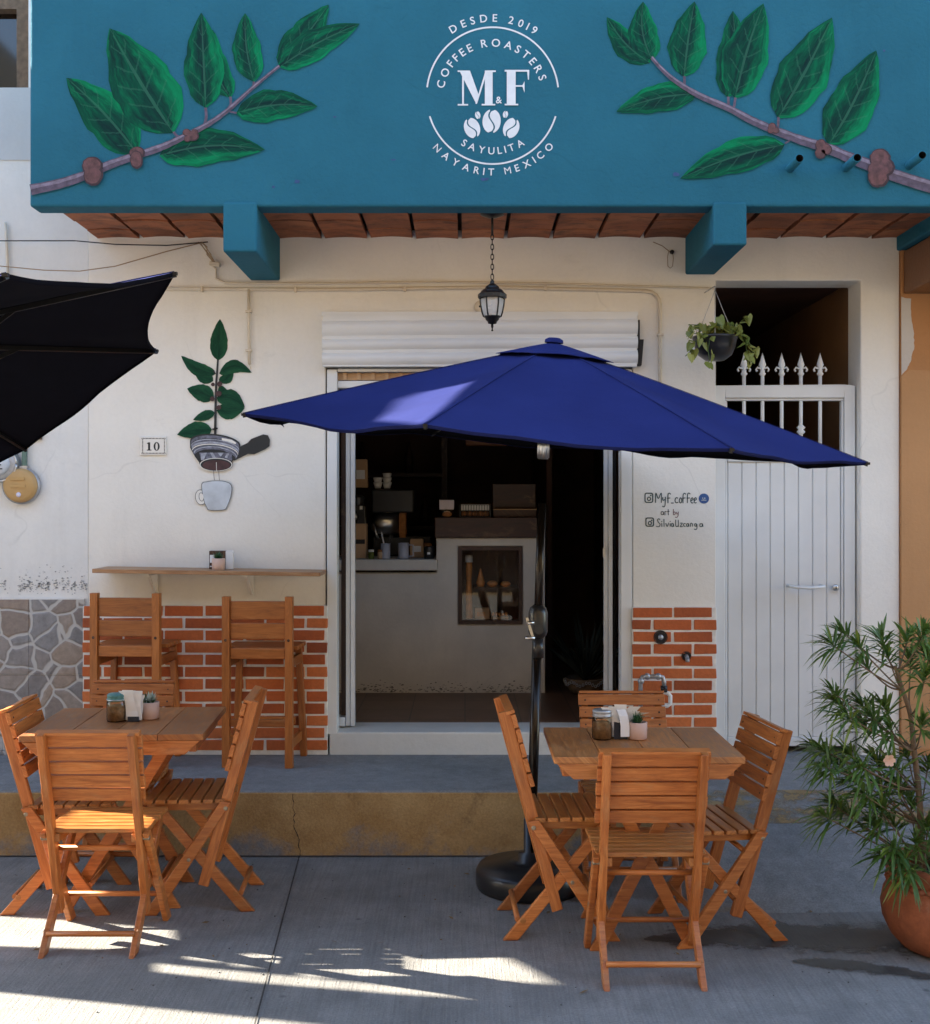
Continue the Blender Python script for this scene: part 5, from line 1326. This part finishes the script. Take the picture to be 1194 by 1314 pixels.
conduit([W2(100,311,.03),W2(150,315,.02),W2(215,316,.012),W2(268,311.5,.01)],.0032,M['cable'],'cable','black cable reaching the wire bundle under the left beam','cable','cables on the wall')
conduit([W2(-120,306,.03),W2(0,311,.03),W2(100,311,.03)],.0032,M['cable'],'cable','black cable running level from the left edge of the photo','cable','cables on the wall')
conduit([W2(-120,330,.04),W2(0,343,.035),W2(60,348.5,.03),W2(105,349.5,.025),W2(150,343,.02),W2(215,324,.015),W2(262,312,.012)],.003,M['tan_cable'],'cable','sagging cable over the dark parasol, rising to the left beam','cable','cables on the wall')
conduit([W2(272,340),W2(278,346),W2(278,358),W2(290,363.5),W2(420,364),W2(560,362),W2(700,364),W2(916,370.5)],.0062,M['pvc'],'cable','pale cable stretched level just above the long conduit','cable','cables on the wall')
conduit([W2(838,311),W2(850,316),W2(860,324)],.0022,M['tan_cable'],'cable','short thin cable dangling to a small hook near the right beam','cable','cables on the wall')
t=thing('wire_bundle','knot of loose wires with a tan connector under the left beam','wires',(X(270),DW,Z(325)))
mb=MB(); r=random.Random(5)
for k in range(5): mb.tube([W2(258+r.uniform(-3,3),311),W2(264+r.uniform(-4,4),318,.02),W2(270+r.uniform(-3,3),328,.02),W2(275+r.uniform(-2,2),337,.015),W2(278,341,.01)],.0026,5)
obj('wires',mb,M['tan_cable'],t)
mb=MB(); mb.box(W2(277,340,.012),(.06,.024,.024),(0,.15,0)); obj('connector',mb,M['pvc'],t,bevel=.004)
t=thing('cable_hook','small wire loop hook hanging on the wall near the right beam','hook',(X(860),DW,Z(330)))
mb=MB(); mb.tube([W2(857,342),W2(856.5,330),W2(858,323),W2(863,323),W2(864,332),W2(863,342),W2(860,344.5),W2(857,342)],.002,5); obj('loop',mb,M['tan_cable'],t)
mb=MB(); mb.lathe(W2(862,324),[(0,.012),(.012,.01),(.012,0)],10,0,(0,-1,0)); obj('anchor',mb,M['dark_gap'],t)
t=thing('round_wall_box','round cream junction box on the wall behind the lantern','junction box',(X(617),DW,Z(395)))
mb=MB(); mb.lathe((X(617),DW-.001,Z(394)),[(.0,.022),(.022,.022),(.034,.016),(.036,0)],24,0,(0,-1,0)); obj('lid',mb,M['pvc'],t)
mb=MB(); mb.lathe((X(616),DW-.022,Z(394)),[(0,.004),(.006,.003),(.006,0)],10,0,(0,-1,0)); obj('screw',mb,M['dark_gap'],t)
conduit([W2(8,286),W2(10,320),W2(11,356),W2(12,420)],.008,M['pvc'],'wall_pipe','thin grey pipe standing upright above the dark parasol at the left edge','pipe')
t=thing('electricity_meter','round glass electricity meter with grey rim at the left edge','meter',(X(4),DW,Z(596)))
cc=Vector((X(4),DW-.002,Z(596)))
mb=MB(); mb.lathe(cc,[(0,.06),(.082,.06),(.096,.045),(.102,.02),(.102,0)],36,0,(0,-1,0)); obj('housing',mb,M['galv'],t)
mb=MB(); mb.lathe(cc,[(.0,.085),(.05,.083),(.06,.075),(.062,.061)],32,0,(0,-1,0)); obj('dial',mb,M['mural_cup'],t)
mb=MB(); 
for k in range(3): mb.bx(cc.x-.03+.01*k,cc.x+.03-.006*k,DW-.0905,DW-.0885,cc.z-.03+.022*k,cc.z-.024+.022*k)
obj('dial_marks',mb,M['ink'],t)
mb=MB(); mb.tube([cc+Vector((.094*math.cos(a),-.05,.094*math.sin(a))) for a in [2*PI*j/32 for j in range(33)]],.006,6); obj('ring',mb,M['steel'],t)
t=thing('meter_cover','tan round plastic meter cover with a green conduit above it','meter',(X(29),DW,Z(623)))
cc=Vector((X(29),DW-.002,Z(623)))
mb=MB(); mb.lathe(cc,[(0,.058),(.075,.058),(.090,.048),(.096,.030),(.096,.02)],36,0,(0,-1,0)); mb.bx(cc.x-.045,cc.x+.035,DW-.066,DW-.059,cc.z+.028,cc.z+.044); mb.bx(cc.x-.045,cc.x+.04,DW-.066,DW-.059,cc.z-.012,cc.z+.004)
obj('cover',mb,plain('ochre_plastic',(.50,.31,.12),.45,0,.06),t)
mb=MB(); mb.lathe(cc,[(.097,.03),(.104,.025),(.104,0)],36,0,(0,-1,0)); obj('ring',mb,M['galv'],t)
mb=MB(); mb.lathe(cc+Vector((0.0,-.058,-.052)),[(0,.006),(.012,.005),(.014,0)],16,0,(0,-1,0)); obj('seal',mb,M['lilac'],t)
mb=MB(); mb.bx(X(30.5),X(35.5),DW-.03,DW-.004,Z(600),Z(545)); mb.bx(X(28),X(38),DW-.034,DW-.004,Z(604),Z(598),1); obj('riser',mb,[plain('green_conduit',(.11,.19,.16),.5),M['galv']],t)
t=thing('framed_plate','small brown framed plate on the wall behind the dark parasol tip','plate',(X(47),DW,Z(556)))
mb=MB(); mb.bx(X(38),X(54),DW-.014,DW+.004,Z(564),Z(542)); obj('frame',mb,M['bark'],t); mb=MB(); mb.bx(X(40),X(52.5),DW-.017,DW-.0142,Z(562),Z(544)); obj('plate',mb,M['tile_white'],t)
# tap and holes on the right brick dado
yb=DW-.032
t=thing('water_tap','galvanised bent water pipe with a white riser in front of the right bricks','tap',(X(838),DW-.04,Z(880)))
q=lambda u,v,dy=0:Vector((X(u,6.42),6.42-dy,Z(v,6.42)))
mb=MB(); mb.tube([q(822.5,912),q(822.5,875),q(825,869),q(831,868)],.0125,10); mb.tube([q(831,868),q(846,868),q(851,869),q(852.5,875),q(852.5,882)],.0125,10); 
for u,v in ((823,874),(831,868),(845,868)): mb.sphere(q(u,v),.019,0,10)
obj('pipe',mb,M['galv'],t)
mb=MB(); mb.cyl(q(852.5,880),q(852.5,888),.019,n=12); mb.cyl(q(852.5,884),q(852.5,884,.04),.01,n=8); obj('valve',mb,M['black_plastic'],t)
mb=MB(); mb.tube([q(852.5,888),q(858,890),q(860.5,893),q(860.5,903),q(857,906),q(850,906)],.012,10); obj('riser',mb,M['white_metal'],t)
for u,v,rr_,lab in ((847,817,.034,'dark round pipe hole low in the right bricks, upper one'),(880,841,.024,'small broken hole with a steel stub in the right bricks')):
    t=thing('pipe_hole',lab,'pipe hole',(X(u),DW-.03,Z(v)),'holes in the right bricks')
    mb=MB(); c=Vector((X(u),DW-.0285,Z(v))); mb.lathe(c,[(rr_*.35,-.012),(rr_*.9,-.010),(rr_,.0),(rr_*1.12,.004),(rr_*1.15,0)],20,0,(0,-1,0)); mb.lathe(c+Vector((0,-.001,0)),[(rr_*.98,0.0),(0,.0)],18,0,(0,-1,0)); obj('hole',mb,M['dark_gap'],t)
    mb=MB()
    if rr_>.03: mb.lathe(c,[(rr_*.45,.003),(rr_*.35,.012),(0,.012)],14,0,(0,-1,0))
    else: mb.cyl(c+Vector((0,0,0)),c+Vector((0,-.03,-.012)),.011,n=10); mb.cyl(c+Vector((0,-.028,-.012)),c+Vector((0,-.03,-.03)),.012,n=10)
    obj('plug',mb,M['galv'],t)

# ================================================================== inside: counter and what stands on it
YC=7.91; zf=Z(939.5)
ct=thing('service_counter','grey concrete counter with a raised dark wood top and dark glass display window','counter',(-.3,YC,zf))
cx0,cx1,cxm=-3.0,X(700,YC),X(560,YC)
zs_=Z(718,7.86); zu=Z(690,YC); zw=Z(664,7.88)
gx0,gx1,gz0,gz1=X(588,YC),X(671,YC),Z(801,YC),Z(701,YC)
mb=MB(); slab(mb,[(cx0,zf-.01),(cx1,zf-.01),(cx1,zu),(cxm,zu),(cxm,zs_-.09),(cx0,zs_-.09)],[[(gx0,gz0),(gx1,gz0),(gx1,gz1),(gx0,gz1)]],lambda a,b:(a,YC,b),(0,.1,0))
mb.bx(cxm,cxm+.1,YC+.101,YC+.7,zf,zu); mb.bx(cx1-.1,cx1,YC+.101,YC+.7,zf,zu)
obj('body',mb,M['conc'],ct,bevel=.008)
mb=MB(); mb.bx(cx0,X(562,7.86),7.86,YC+.6,zs_-.075,zs_); obj('slab',mb,M['conc'],ct,bevel=.01)
mb=MB(); mb.bx(X(558,7.88),X(700,7.88),7.88,YC+.7,zu+.001,zw); obj('wood_top',mb,M['dark_wood'],ct,bevel=.006)
mb=MB(); fw=.026
mb.bx(gx0+.001,gx0+fw,YC-.012,YC+.05,gz0,gz1); mb.bx(gx1-fw,gx1-.001,YC-.012,YC+.05,gz0,gz1); mb.bx(gx0+fw,gx1-fw,YC-.012,YC+.05,gz1-fw,gz1); mb.bx(gx0+fw,gx1-fw,YC-.012,YC+.05,gz0,gz0+fw)
dw_=obj('display_frame',mb,M['dark_wood'],ct)
mb=MB(); mb.bx(gx0+fw+.001,gx1-fw-.001,YC+.004,YC+.008,gz0+fw+.001,gz1-fw-.001); obj('display_glass',mb,M['case_glass'],dw_)
zm=gz0+(gz1-gz0)*.46; zl=gz0+fw+.002
mb=MB(); mb.bx(gx0-.02,gx1+.02,YC+.34,YC+.36,gz0-.02,gz1+.02); mb.bx(gx0-.02,gx1+.02,YC+.102,YC+.34,gz0-.02,gz0-.001); mb.bx(gx0-.02,gx1+.02,YC+.102,YC+.34,gz1+.001,gz1+.02); mb.bx(gx0-.02,gx0-.001,YC+.102,YC+.34,gz0,gz1); mb.bx(gx1+.001,gx1+.02,YC+.102,YC+.34,gz0,gz1); mb.bx(gx0+.112,gx1-fw,YC+.06,YC+.33,zm-.012,zm); obj('case_lining',mb,M['dark_wood'],dw_)
mb=MB(); r=random.Random(17)
for k in range(520):
    x=r.uniform(cx0*.4,cx1-.03); z=zf+abs(r.gauss(0,.028))+.002; q=r.uniform(.0012,.0060); n=7
    if r.random()<.5 and (x*2.1)%1<.5: continue
    mb.face([(x+q*r.uniform(.5,1.6)*math.cos(2*PI*i/n)*1.6,YC-.0015-k*.00001,max(zf+.001,z+q*r.uniform(.3,1.0)*math.sin(2*PI*i/n))) for i in range(n)])
ml=obj('mildew',mb,plain('dark_mildew',(.20,.18,.15),.9,0,.4,40),ct,weld=False); ml['kind']='stuff'
# mildew stain row at the base of the counter belongs to its surface
amber=plain('amber_reflection',(.62,.25,.06),.35,0,.3,25); yc_=YC+.10  # amber pieces below are added in place of golden reflections in the glass
g=thing('reflected_leg_shape','tall amber shape added for a reflected leg, left in the display window','bottle',(gx0+.075,yc_,zl)); c=Vector((gx0+.075,yc_,zl))
mb=MB(); mb.lathe(c,[(0,0),(.024,0),(.026,.01),(.022,.16),(.018,.25),(.022,.36),(.020,.385),(0,.386)],18); obj('body',mb,amber,g)
mb=MB(); mb.lathe(c+Vector((0,0,.3865)),[(.026,0),(.026,.035),(.022,.05),(0,.05)],18); obj('cap',mb,M['mural_cup'],g)
for k,(x_,w_,h_,lab) in enumerate(((.155,.030,.075,'pointed golden shape added for a reflection on the upper shelf of the display window'),(.235,.050,.045,'round golden shape added for a reflection on the upper shelf of the display window, middle'),(.325,.050,.040,'flat golden shape added for a reflection at the right of the upper display shelf'))):
    g=thing('reflection_shape',lab,'reflection_shape',(gx0+x_,yc_+.02,zm+.001),'golden reflection shapes in the display window'); c=Vector((gx0+x_,yc_+.02,zm+.001))
    mb=MB()
    if k==0: mb.lathe(c,[(0,0),(.022,0),(.030,.03),(.018,.075),(.006,.12),(0,.13)],14)
    else: mb.sphere(c+Vector((0,0,h_*.5)),w_*.5,0,14,(1.5,1,h_/w_))
    obj('crust',mb,amber,g)
    mb=MB(); mb.bx(c.x-w_*.8,c.x+w_*.8,c.y-.02,c.y+.03,c.z-.0008,c.z+.0012); obj('paper_liner',mb,M['card'],g)
for k,(x0_,x1_,h_,lab) in enumerate(((.115,.215,.075,'tan block added for a reflection on the floor of the display window'),(.225,.345,.055,'flat golden tray shape added for a reflection on the floor of the display window'))):
    g=thing('reflection_tray' if k else 'reflection_block',lab,'food packet',(gx0+(x0_+x1_)/2,yc_-.02,zl))
    mb=MB(); mb.bx(gx0+x0_,gx0+x1_,yc_-.05,yc_+.05,zl,zl+(h_ if not k else .018)); obj('packet' if not k else 'tray',mb,M['card'],g,bevel=.004)
    mb=MB()
    if k:
        for i_ in range(5): mb.sphere((gx0+x0_+.016+i_*.022,yc_-.02,zl+.032),.012,0,10,(1,1,1.2))
    else: mb.bx(gx0+x0_+.015,gx0+x1_-.03,yc_-.0515,yc_-.0502,zl+.02,zl+.05)
    obj('reflection_dots' if k else 'label',mb,amber,g)
def IC(u,v,d): return P(u,v,d)
bz=zs_+.001
def on(u,d=8.0): return Vector(((u-CX)/F*d,d,bz))
g=thing('cardboard_box','brown cardboard box with a dark printed stripe on the counter, left','box',on(460))
c=on(460); mb=MB(); mb.bx(c.x-.055,c.x+.055,8.0,8.12,bz,bz+.235); obj('carton',mb,M['card'],g,bevel=.002)
mb=MB(); mb.bx(c.x-.04,c.x+.045,7.997,7.9995,bz+.10,bz+.13); mb.bx(c.x-.015,c.x+.012,7.997,7.9995,bz+.17,bz+.234,1); obj('print',mb,[M['dark_gap'],M['card']],g)
mb=MB(); mb.bx(c.x-.055,c.x+.055,8.0,8.12,bz+.236,bz+.238); obj('lid',mb,M['card'],g)
g=thing('coffee_grinder','black grinder with round dial on top of the cardboard box','grinder',(c.x,8.06,bz+.24))
mb=MB(); mb.bx(c.x-.055,c.x+.045,8.0,8.12,bz+.2385,bz+.36); mb.lathe((c.x-.01,8.06,bz+.36),[(.04,0),(.05,.06),(.03,.075),(0,.075)],20); obj('body',mb,M['black_plastic'],g,bevel=.004)
mb=MB(); mb.lathe((c.x-.035,7.9995,bz+.285),[(0,.015),(.022,.015),(.03,.006),(.03,0)],24,0,(0,-1,0)); mb.lathe((c.x-.035,7.9995,bz+.285),[(.041,.010),(.046,.012),(.046,0)],24,1,(0,-1,0)); obj('dial',mb,[M['chrome'],M['black_metal']],g)
mb=MB(); mb.bx(c.x+.01,c.x+.03,7.995,7.9995,bz+.335,bz+.36); obj('label',mb,M['paper'],g)
g=thing('espresso_machine','black espresso machine with rounded steel drum behind the cups','coffee machine',on(503,8.25))
f=lambda u,v,d=8.2:P(u,v,d)
mb=MB(); a=f(477,658);b=f(531,628); mb.bx(a.x,b.x,8.2,8.6,a.z,b.z); obj('hood',mb,M['black_plastic'],g,bevel=.012)
mb=MB(); p0=f(475,671,8.3); p1=f(512,671,8.3); mb.lathe(p0,[(0,0),(.05,.008),(.075,.04),(.082,.09),(.082,(p1.x-p0.x)),(.0,(p1.x-p0.x)+.001)],32,0,(1,0,0)); obj('drum',mb,M['chrome'],g)
mb=MB(); a=f(512.5,690,8.25);b=f(521,658,8.25); mb.bx(a.x,b.x,8.25,8.4,a.z,b.z); obj('side_panel',mb,M['bread'],g,bevel=.004)
mb=MB(); a=f(478,716,8.35);b=f(553,688,8.35); mb.bx(a.x,b.x,8.36,8.6,bz,b.z); obj('base',mb,M['black_plastic'],g,bevel=.01)
mb=MB(); mb.tube([f(479,672,8.12),f(482,682,8.1),f(486,692,8.1)],.008,8); obj('steam_wand',mb,M['chrome'],g)
for (u,hh_,w_,lab,hand) in ((495,.105,.032,'grey enamel cup holding brushes and spoons on the counter',0),(518,.108,.036,'pale grey enamel jug with a handle on the counter',1)):
    g=thing('enamel_cup',lab,'cup',on(u,7.96),'cups on the counter'); c=on(u,7.96)
    mb=MB(); mb.lathe(c,[(0,0),(w_*.92,0),(w_,.004),(w_*1.02,hh_),(w_*.95,hh_),(w_*.9,.01)],24); obj('body',mb,M['cupw'],g)
    if hand: mb=MB(); mb.tube([c+Vector((w_,-.005,.095)),c+Vector((w_+.03,-.008,.092)),c+Vector((w_+.032,-.008,.02)),c+Vector((w_,-.005,.015))],.006,8); obj('handle',mb,M['cupw'],g)
    else:
        mb=MB()
        for dx,dz,mm in ((-.02,.10,0),(.025,.09,1),(.035,.08,1)): mb.bar(c+Vector((0,0,.05)),c+Vector((dx*1.4,0,.08+dz)),.008,.006,(0,1,0),mm)
        obj('utensils',mb,[M['paper'],M['black_metal']],g)
for u,lab in ((476.5,'small jar with yellow lid on the counter edge, left one'),(488.5,'small brown jar on the counter edge beside the grey cup')):
    g=thing('small_jar',lab,'jar',on(u,7.95),'small jars on the counter'); c=on(u,7.95)
    mb=MB(); mb.lathe(c,[(0,0),(.018,0),(.02,.004),(.02,.04),(.016,.046)],18); obj('body',mb,M['pothos'] if u<480 else M['card'],g)
    mb=MB(); mb.lathe(c,[(.018,.0465),(.019,.048),(.019,.062),(0,.063)],18); obj('lid',mb,M['tile_white'] if u<480 else M['bread'],g)
g=thing('dark_canister','small dark canister with a pale mark at the right end of the counter','canister',on(551,7.98)); c=on(551,7.98)
mb=MB(); mb.lathe(c,[(0,0),(.035,0),(.036,.075),(.03,.085),(0,.085)],22); obj('body',mb,M['black_plastic'],g); mb=MB(); mb.bx(c.x-.012,c.x+.008,7.94,7.9435,bz+.03,bz+.045); obj('mark',mb,M['paper'],g)
zt2=zw+.001
def ot(u,d=7.98): return Vector(((u-CX)/F*d,d,zt2))
g=thing('price_card','pale lilac card standing on the dark wood counter top','card',ot(573.5)); c=ot(573.5)
mb=MB(); mb.box(c+Vector((0,0,.085)),(.1,.004,.066),(-.22,0,0)); obj('card',mb,M['lilac'],g); mb=MB(); mb.bx(c.x-.03,c.x+.03,7.985,8.02,zt2,zt2+.05); obj('stand',mb,M['black_metal'],g)
g=thing('bread_roll','round brown bread roll in front of the lilac card','bread',ot(574,7.95)); c=ot(574,7.93); mb=MB(); mb.sphere(c+Vector((0,0,.02)),.034,0,14,(1,.7,.6)); obj('crust',mb,M['bread'],g); mb=MB(); mb.tube([c+Vector((-.02,-.015,.036)),c+Vector((0,-.018,.041)),c+Vector((.02,-.015,.036))],.003,6); obj('score',mb,M['card'],g)
g=thing('wire_basket','black wire basket of bread with white paper lining on the wood top','basket',ot(610)); c=ot(610)
mb=MB()
for k in range(12): x=c.x-.10+k*.0182; mb.bx(x-.0016,x+.0016,7.945,7.949,zt2,zt2+.085)
for z in (.004,.045,.084): mb.bx(c.x-.103,c.x+.103,7.941,7.9449,zt2+z-.002,zt2+z+.002)
for s in (-1,1): mb.bx(c.x+s*.103-.003,c.x+s*.103+.003,7.945,8.1,zt2,zt2+.085)
obj('wire_cage',mb,M['black_metal'],g); mb=MB(); mb.bx(c.x-.095,c.x+.095,7.96,8.09,zt2+.045,zt2+.088); obj('paper_lining',mb,M['paper'],g)
mb=MB()
for k in range(5): mb.sphere((c.x-.075+k*.038,7.99,zt2+.022),.022,0,10,(1,1,.9))
obj('rolls',mb,M['bread'],g)
g=thing('wooden_case','dark wooden case with pale front strip at the right of the counter top','case',ot(660)); a=ot(633);b=ot(689)
mb=MB(); mb.bx(a.x,b.x,8.0,8.3,zt2,zt2+.06); obj('case',mb,M['dark_wood'],g,bevel=.004); mb=MB(); mb.bx(a.x,b.x,8.1,8.3,zt2+.062,zt2+.23); obj('lid',mb,M['dark_wood'],g,bevel=.004); mb=MB(); mb.bx(a.x,b.x,7.996,7.9995,zt2+.050,zt2+.056); obj('strip',mb,M['card'],g)
for u,lab in ((485,'short stack of white cups on top of the espresso machine, left'),(497,'tall stack of white cups on top of the espresso machine')):
    c=P(u,627,8.28); g=thing('cup_stack',lab,'cups',c,'cup stacks on the espresso machine')
    for k in range(2 if u<490 else 3):
        mb=MB(); mb.lathe(c+Vector((0,0,.001+k*.032)),[(0,0),(.022,0),(.034,.045),(.031,.045),(.02,.006)],20); obj('cup',mb,M['tile_white'],g)
for u,v,d,hh_,mt,lab in ((463,622,8.25,.20,'card','tall brown paper coffee bag behind the grinder'),(535,700,8.15,.13,'card','brown paper coffee bag beside the espresso machine'),(546,703,8.2,.10,'bread','small dark brown coffee bag near the canister')):
    c=P(u,v,d); c.z=bz if v>640 else c.z-.02; g=thing('coffee_bag',lab,'coffee bag',c,'paper coffee bags')
    mb=MB(); w_=.05; mb.prism([(c.x-w_,c.y,c.z),(c.x+w_,c.y,c.z),(c.x+w_*.95,c.y,c.z+hh_*.8),(c.x+w_*.9,c.y,c.z+hh_),(c.x-w_*.9,c.y,c.z+hh_),(c.x-w_*.95,c.y,c.z+hh_*.8)],(0,.05,0)); obj('bag',mb,M[mt],g,bevel=.006)
    mb=MB(); mb.bx(c.x-w_*.6,c.x+w_*.6,c.y-.002,c.y-.0003,c.z+hh_*.3,c.z+hh_*.62); obj('label',mb,M['paper'],g)
g=thing('menu_board','dark wooden menu plank hung high inside the cafe','board',P(620,563,9.2))
a=P(598,572,9.2);b=P(650,556,9.2)
mb=MB(); mb.bx(a.x,b.x,9.2,9.24,a.z,b.z); obj('plank',mb,M['stool'],g,bevel=.006)
mb=MB()
for x_ in (a.x+.04,b.x-.04): mb.cyl((x_,9.22,b.z),(x_,9.22,2.98),.004,n=6)
obj('cord',mb,M['tan_cable'],g)
# shelf of dark bottles against the back wall and a potted plant in the dark entrance
g=thing('back_shelf','dark wooden shelf with bottles against the back wall of the cafe','shelf',(-.9,9.9,zf))
mb=MB(); 
for z in (1.5,1.95,2.4): mb.bx(-2.2,-.2,9.9,10.2,z,z+.03)
mb.bx(-2.25,-2.2,9.9,10.2,zf,2.6); mb.bx(-.2,-.15,9.9,10.2,zf,2.6); obj('boards',mb,M['dark_wood'],g)
for k in range(14):
    mb=MB(); x=-2.1+k*.135; mb.lathe((x,10.0,1.531+(.45 if k%3==0 else 0)),[(0,0),(.035,0),(.035,.16),(.012,.21),(.012,.27),(0,.27)],12); obj('bottle',mb,M['dark_wood'],g)
pd=7.9; c=P(752,888,pd); c.z=zf; g=thing('entrance_plant','spiky plant in a dark pot with a pale chain rim inside the entrance','potted plant',c)
mb=MB(); mb.lathe(c,[(0,0),(.09,0),(.12,.03),(.14,.10),(.135,.105),(.12,.08),(0,.08)],28); obj('pot',mb,M['bark'],g)
mb=MB()
for k in range(22): 
    a=PI+PI*k/21; q=c+Vector((.143*math.cos(a),.143*math.sin(a),.075+.012*math.cos(k*1.2))); mb.tube([q+Vector((.007*math.cos(b),0,.009*math.sin(b))) for b in [2*PI*j/8 for j in range(9)]],.0028,5)
obj('chain_rim',mb,M['galv'],g)
mb=MB(); r=random.Random(2)
for k in range(40):
    a=r.uniform(0,2*PI); e=r.uniform(.5,1.4); L=r.uniform(.25,.5); d=Vector((math.cos(a)*math.cos(e),math.sin(a)*math.cos(e),math.sin(e))); s=d.cross(Vector((0,0,1))).normalized()*.012; b=c+Vector((0,0,.08))
    mb.face([b-s,b+s,b+d*L*.6+s+Vector((0,0,.02)),b+d*L,b+d*L*.6-s+Vector((0,0,.02))],0,[(k,0)]*5)
obj('leaves',mb,plain('dark_spiky_leaf',(.008,.014,.008),.7),g,weld=False)

# ================================================================== camera, sun, sky
cam=bpy.data.cameras.new('camera'); co=bpy.data.objects.new('camera',cam); COL.objects.link(co); S.camera=co
co.location=(0,0,H); co.rotation_euler=(PI/2,0,0); cam.sensor_fit='HORIZONTAL'; cam.sensor_width=36; cam.lens=F/1194*36; cam.shift_y=(YH-657)/1194; cam.clip_end=500; cam.clip_start=.05
sl=bpy.data.lights.new('sun','SUN'); so=bpy.data.objects.new('sun',sl); COL.objects.link(so)
sl.energy=5.0; sl.angle=math.radians(.5); sl.color=(1,.90,.74); so.rotation_euler=SV.to_track_quat('Z','Y').to_euler()
w=bpy.data.worlds.new('World'); S.world=w; w.use_nodes=True; nt=w.node_tree
sk=nt.nodes.new('ShaderNodeTexSky'); sk.sky_type='NISHITA'; sk.sun_disc=False; sk.sun_elevation=SUN_EL; sk.sun_rotation=math.atan2(SV.x,SV.y); sk.air_density=1; sk.dust_density=.4; sk.ozone_density=1.0
nt.links.new(sk.outputs[0],nt.nodes['Background'].inputs[0]); nt.nodes['Background'].inputs[1].default_value=.10
S.view_settings.view_transform='Standard'; S.view_settings.look='None'; S.view_settings.gamma=1; S.view_settings.exposure=2.95
try:
    S.cycles.use_denoising=True; S.cycles.max_bounces=8; S.cycles.diffuse_bounces=5
except Exception: pass
